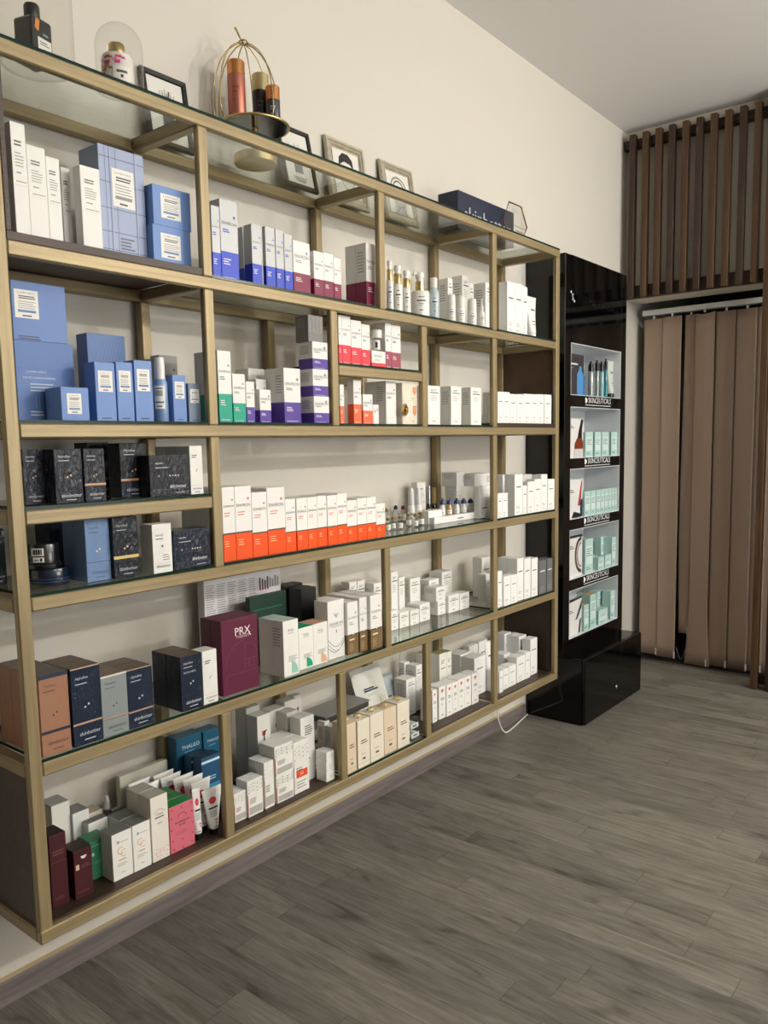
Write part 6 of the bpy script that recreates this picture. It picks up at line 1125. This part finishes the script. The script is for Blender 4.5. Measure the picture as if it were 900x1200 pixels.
def lady(scarf):
    def f(p):
        dk='2c2b2b'; p.arc(.5,.5,.19,.012,'55524e',0,6.28,ry=.26)
        if not scarf:
            p.poly([(W*p.W,v*p.H) for W,v in [(.3,.62),(.32,.74),(.42,.82),(.56,.82),(.67,.74),(.68,.6),(.6,.67),(.45,.69),(.36,.65)]],dk)
            p.line([(.3,.62),(.28,.5),(.34,.4)],.03,dk); p.line([(.68,.6),(.71,.48),(.66,.38)],.03,dk)
        else:
            p.arc(.5,.6,.22,.035,'8a857c',.1,PI-.1,ry=.2); p.arc(.5,.58,.15,.02,'6a665e',.2,PI-.2,ry=.15)
            for i in range(7):
                for j in range(8): p.disc(.33+.05*i+.02*(j%2),.14+.03*j,.015,'55524e',n=6)
        for du in (-.07,.07): p.line([(.5+du-.03,.56),(.5+du+.03,.565)],.014,dk); p.disc(.5+du,.535,.012,dk,n=8)
        p.line([(.49,.52),(.51,.46),(.48,.45)],.008,dk); p.line([(.45,.40),(.5,.39),(.55,.40)],.016,dk)
        p.line([(.44,.28),(.42,.2),(.3,.15)],.012,dk); p.line([(.56,.28),(.58,.2),(.7,.15)],.012,dk)
    return f
picture(2.213,2.424,.236,-.272,-.303,.036,M_FRS,'silver framed drawing of a dark-haired woman, left of the two silver frames',lady(False),mould=True)
picture(2.520,2.728,.232,-.262,-.303,.034,M_FRS,'silver framed drawing of a woman in a headscarf, right of the two',lady(True),mould=True)
# wire cage stand
cg=empty('wire_cage_stand',(-.205,1.785,ZT),'gold wire cage stand with a black round plate, holding three small bottles','stand')
m=MB(); m.lathe([(.064,0),(.066,.002),(.066,.026),(.061,.029),(.040,.03),(.012,.031),(.009,.03),(.009,.105),(.012,.108)],M_GOLD,seg=36); m.build('foot',cg)
m=MB(); m.lathe([(.002,.1085),(.104,.1085),(.104,.114),(.002,.114)],pbr('plate_black','101113',.15,0,.4),seg=40); m.build('plate',cg)
m=MB(); m.tube([(.1055*math.cos(2*PI*i/44),.1055*math.sin(2*PI*i/44),.1115) for i in range(44)],.0042,M_GOLD,8,True); m.build('plate_rim',cg)
for k in range(10):
    a=2*PI*(k+.5)/10
    if abs((a+PI/4+PI)%(2*PI)-PI)<.5: continue
    pts=[(-.014+.086*math.cos(a)*q,-.020+.092*math.sin(a)*q,.114+zz_) for q,zz_ in [(1,0),(1.1,.04),(1.08,.09),(.98,.14),(.82,.18),(.58,.212),(.3,.232),(.06,.238)]]
    m=MB(); m.tube(pts,.0019,M_GOLD,6); m.build('wire',cg)
m=MB(); m.tube([(-.014+.014*math.cos(i*PI/5),-.02+.014*math.sin(i*PI/5),.354+.004*i/10) for i in range(11)],.0028,M_GOLD,6); m.tube([(-.014,-.02,.352),(-.018,-.032,.37),(-.02,-.048,.392)],.0032,M_GOLD,6); m.build('knot',cg)
ZP=ZT+.1145
def stand_bottle(y,x,r,h,body,cap,ch,label,lab=None,mb=0):
    o=shell('cosmetic_bottle',[(r*.97,0),(r,.002),(r,h-ch)],body,(x,y,ZP)); tag(o,label,'bottle','bottles on the wire cage stand')
    shell('cap',[(r*.99,h-ch+.0004),(r*1.0,h-.003),(r*.9,h)],cap,None,o)
    curved_print(o,'label_print',r+.0003,(h-ch)*.25,(h-ch)*.8,-PI/4-.6,-PI/4+.6,[(.2,.78,.8,.86,lab),(.2,.62,.6,.67,lab),(.2,.3,.4,.36,lab)])
stand_bottle(1.735,-.225,.027,.178,pbr('copper_body','b06a58',.35,.5),pbr('copper_cap','c98a55',.25,.9),.042,'slim copper bottle with bright copper cap in the wire cage','8a4a3c')
stand_bottle(1.835,-.225,.027,.172,pbr('ink_body','171b22',.3,0,.4),pbr('pale_gold','c0b487',.3,.8),.052,'black bottle with pale gold cap, rear one in the wire cage','55585e')
stand_bottle(1.828,-.165,.022,.118,pbr('navy_body','1b2536',.3,0,.4),pbr('copper_cap','c98a55',.25,.9),.042,'short navy bottle with copper cap, front one in the wire cage','a9adb6')
# navy sign block and hexagon
m=MB(); m.box(-.10,0,-.226,.226,0,.152,pbr('navy_board','17233f',.4),.002); o=m.build('sign_block',None,(-.15,3.06,ZT)); tag(o,'long navy block with silver handwriting lettering on top of the unit','sign')
p=Print(.452,.152,lambda u,v,e:(.0004+e,u-.226,v)); p.text('skinbetter',.52,.44,.84,pbr('sign_silver','d5d8dc',.3,.3)); p.build('lettering',o)
hx=empty('hexagon_stand',(-.10,3.21,ZT),'copper hexagon frame with clear pane in front of the navy block','stand')
P6=[(.105*math.cos(a),.084+.079*math.sin(a)/math.sin(PI/3)) for a in [k*PI/3 for k in range(6)]]
m=MB(); m.tube([(0,y,z) for y,z in P6],.0032,pbr('copper_wire','a8695a',.3,.9),6,True); m.build('frame',hx)
m=MB(); m.add([(0,y*.98,.084+(z-.084)*.98) for y,z in P6]+[(-.002,y*.98,.084+(z-.084)*.98) for y,z in P6],[tuple(range(6)),tuple(range(11,5,-1))]+[(i,(i+1)%6,(i+1)%6+6,i+6) for i in range(6)],M_DOME); m.build('pane',hx)
p=Print(.21,.17,lambda u,v,e:(.0006+e,u-.105,v-.001)); p.lines(.35,.62,.74,.84,2,'9a9a98',.4); p.rect(.45,.42,.93,.44,'77706a'); p.lines(.5,.85,.3,.36,1,'77706a',.5); p.build('pane_print',hx)
# ------------------------------------------------------------------ loose goods that are not cartons
ZB=HZ['H5']+.0025
TW=pbr('tube_white','efefec',.35); BKP=pbr('black_plastic','111114',.25,0,.4)
def cherry_art(lo=True):
    a=[disc_art(-.1,.70,.42,'e0344a',asp=.2),disc_art(-.1,.70,.24,'e8566a',asp=.12),ra(-.7,.50,.55,.54,'2a2a2e')]
    for k in range(4): a.append(ra(-.7,.44-.04*k,.4-.1*(k%2),.452-.04*k,'77777a'))
    a+= [ra(-.1,.2,.6,.23,'e0566a'),ra(-.1,.15,.4,.17,'e0566a'),ra(-.5,.05,.3,.065,'77777a')]
    return a
def standing(x,y,label,W=.072,H=.156,lean=0):
    o=tube_obj(W,H,.031,TW,BKP,True,cherry_art(),lean); o.location=(x,y,ZB); tag(o,label,'tube','white cherry-print tubes in the bottom left bay'); return o
standing(-.058,1.396,'white cherry-print tube with black cap standing upright beside the post',.074,.136)
standing(-.092,1.384,'white cherry-print tube directly behind the upright front tube',.07,.155)
standing(-.066,1.346,'white cherry-print tube squeezed between pink carton and front tube',.028,.15)
for k,(x,y,nm) in enumerate([(-.126,1.383,'first'),(-.157,1.372,'second'),(-.189,1.352,'third'),(-.221,1.350,'rearmost')]):
    standing(x,y,f'white cherry-print tube, {nm} in the right file behind the pink cartons')
for k,(x,y,nm) in enumerate([(-.188,1.274,'nearest'),(-.228,1.272,'second')]):
    standing(x,y,f'white cherry-print tube, {nm} in the left file behind the cream cartons')
# silver tube lying against the dropper bottle
o=tube_obj(.05,.10,.03,pbr('silver_tube','8f8d86',.35,.4),BKP,True,[ra(-.5,.5,.5,.56,'55565a')]); o.location=(-.235,1.205,ZB); o.rotation_euler=(.0,-.05,.15); tag(o,'small grey tube beside the dropper bottle, bottom left bay','tube')
# grey folder box at the back of the bottom second bay
m=MB(); m.box(-.11,0,-.12,.12,0,.022,paper('4f4e4c'),.004,2); m.box(-.113,.003,-.123,.123,.0225,.027,paper('8a8985'),.002,2); o=m.build('flat_box',None,(-.158,2.10,HZ['H5']+.133))
tag(o,'flat dark grey lidded box lying across the white cartons behind the post','box')
# white pouch, pale packet and blister packs in the bottom third bay
def pouch(name,y0,y1,h,xb,xt,z,matc,label,art,cat,roll=0):
    nu,nv=12,14; vs=[];fs=[]; W=y1-y0
    for side in (1,-1):
        for j in range(nv+1):
            for i in range(nu+1):
                u,v=i/nu,j/nv; b_=.011*(math.sin(PI*u)**.6)*(math.sin(PI*min(1,v*1.08))**.7 if v*1.08<1 else 0); rip=.0016*math.sin(9*u+4*v)*math.sin(PI*u)
                vs.append((side*b_+rip,-W/2+W*u,h*v))
    n=(nu+1)*(nv+1)
    for j in range(nv):
        for i in range(nu):
            a=j*(nu+1)+i; fs.append((a,a+1,a+nu+2,a+nu+1)); fs.append((n+a,n+a+nu+1,n+a+nu+2,n+a+1))
    m=MB(); m.add(vs,fs,matc,True); o=m.build(name,None,(xb,(y0+y1)/2,z)); o.rotation_euler=(roll,-math.atan2(xb-xt,h),0); tag(o,label,cat)
    p=Print(W,h,lambda u,v,e:(.0115+e+.0016*math.sin(9*u/W+4*v/h)*math.sin(PI*u/W),u-W/2,v)); art(p); p.build('front_print',o); return o
def pa(p): p.text('',.5,.5,.1,'ffffff') if 0 else None; p.rect(.25,.62,.68,.645,'23263c'); p.lines(.25,.6,.655,.70,1,'3a3e58',.5,.15); p.lines(.3,.6,.55,.6,2,'a9aaa6',.3); p.rect(.64,.2,.84,.5,'cfccb6'); p.lines(.4,.58,.12,.16,1,'b9b9b4',.5)
pouch('pouch',2.228,2.405,.25,-.178,-.268,HZ['H5']+.1,pbr('pouch_white','dfe0da',.35,0,.3),'large white pouch leaning on the wall behind the cream boxes',pa,'bag',0).location.z=ZB+.008
pouch('packet',2.435,2.515,.17,-.25,-.285,ZB+.008,pbr('packet_blue','b3bcc4',.3,0,.4),'pale blue-grey sachet behind the cream boxes, beside the pouch',lambda p:(p.rect(.1,.45,.9,.48,'2a2e38'),p.lines(.15,.8,.2,.4,4,'8a929a',.35)),'bag')
for k,(z,dy) in enumerate(((ZB+.0065,0),(ZB+.0435,-.004))):
    m=MB(); m.box(-.10,0,-.042,.042,0,.036,M_CLEAR,.006,2); o=m.build('blister_pack',None,(-.022,2.322+dy,z)); tag(o,('lower' if k==0 else 'upper')+' clear plastic pack stacked beside the cream boxes','pack','clear plastic packs beside the cream boxes')
    c=MB()
    for q in (-.016,.016): c.tube([(-.092,q,.012),(-.01,q,.012)],.009,pbr('ampoule_cream','d9d8cc',.3),12)
    c.build('ampoules',o); c=MB(); c.box(-.0,.0012,-.024,.024,.004,.022,paper('c9d2d6')); c.box(.0012,.0016,-.012,.012,.010,.016,paper('4a5a66')); c.build('label',o)
# cables
def cable(name,pts,r,label):
    # smooth Catmull-Rom through the points
    P_=[Vector(p) for p in pts]; P_=[P_[0]]+P_+[P_[-1]]; out=[]
    for i in range(1,len(P_)-2):
        for t in [k/8 for k in range(8)]:
            a,b_,c_,d_=P_[i-1],P_[i],P_[i+1],P_[i+2]
            out.append(.5*((2*b_)+(c_-a)*t+(2*a-5*b_+4*c_-d_)*t*t+(3*b_-a-3*c_+d_)*t*t*t))
    out.append(P_[-2]); m=MB(); m.tube(out,r,pbr('cable_white','e6e5e0',.4),8); o=m.build(name); tag(o,label,'cable'); return o
cable('power_cable',[(-.300,3.372,.30),(-.299,3.372,.16),(-.285,3.374,.06),(-.262,3.39,.006),(-.262,3.47,.0045),(-.285,3.60,.0045),(-.300,3.6915,.0055)],.0035,'thin white cable looping from below the shelves to the black cabinet')
m=MB(); m.box(-.3195,-.312,2.55,2.62,.60,.68,M_WHITEP,.003,2); o=m.build('wall_socket'); tag(o,'white wall socket behind the cartons in the bottom third bay','socket')
mm=MB(); mm.box(-.312,-.296,2.572,2.598,.626,.654,M_WHITEP,.004,2); mm.build('plug',o)
cable('socket_cable',[(-.294,2.585,.64),(-.285,2.583,.61),(-.288,2.575,.54),(-.292,2.572,.47),(-.294,2.568,.40)],.003,'white lead hanging from the wall socket behind the cartons')
# ------------------------------------------------------------------ light
def area(name,loc,tgt,size,power,col,spread=PI):
    l=bpy.data.lights.new(name,'AREA'); l.size=size; l.energy=power; l.color=col; l.spread=spread
    o=bpy.data.objects.new(name,l); COL.objects.link(o); o.location=loc; o.rotation_euler=(Vector(tgt)-Vector(loc)).to_track_quat('-Z','Y').to_euler(); return o
WARM=(1,.90,.76)
# EXP=-0.22
def lamp(loc,power,col,r=.07):
    l=bpy.data.lights.new('room_lamp','POINT'); l.energy=power; l.color=col; l.shadow_soft_size=r
    o=bpy.data.objects.new('room_lamp',l); COL.objects.link(o); o.location=loc
WARM=(1,.965,.905)
for y,pw in ((1.5,70),(3.2,100),(4.5,95)): lamp((3.6,y,2.74),pw,WARM,.06)
area('shop_window',(4.45,3.0,1.7),(1.5,3.0,3.2),1.8,85,(.92,.95,1))

w=bpy.data.worlds.new('world'); SC.world=w; w.use_nodes=True; w.node_tree.nodes['Background'].inputs[0].default_value=(.9,.92,1,1); w.node_tree.nodes['Background'].inputs[1].default_value=.05
# ------------------------------------------------------------------ camera
cam=bpy.data.cameras.new('camera'); co=bpy.data.objects.new('camera',cam); COL.objects.link(co)
cam.sensor_width=36; cam.sensor_fit='AUTO'; cam.lens=939.16/1200*36; cam.shift_x=0; cam.shift_y=23.88/1200; cam.clip_start=.05
co.matrix_world=Matrix([[0.778794, -0.055265, 0.624841, 1.723267], [0.62702, 0.097254, -0.772908, 0.0], [-0.018053, 0.993724, 0.110393, 1.45693], [0.0, 0.0, 0.0, 1.0]])
SC.camera=co
SC.view_settings.view_transform='Standard'; SC.view_settings.look='None'; SC.view_settings.gamma=1; SC.view_settings.exposure=-0.22
try: SC.view_settings.use_curve_mapping=False
except Exception: pass
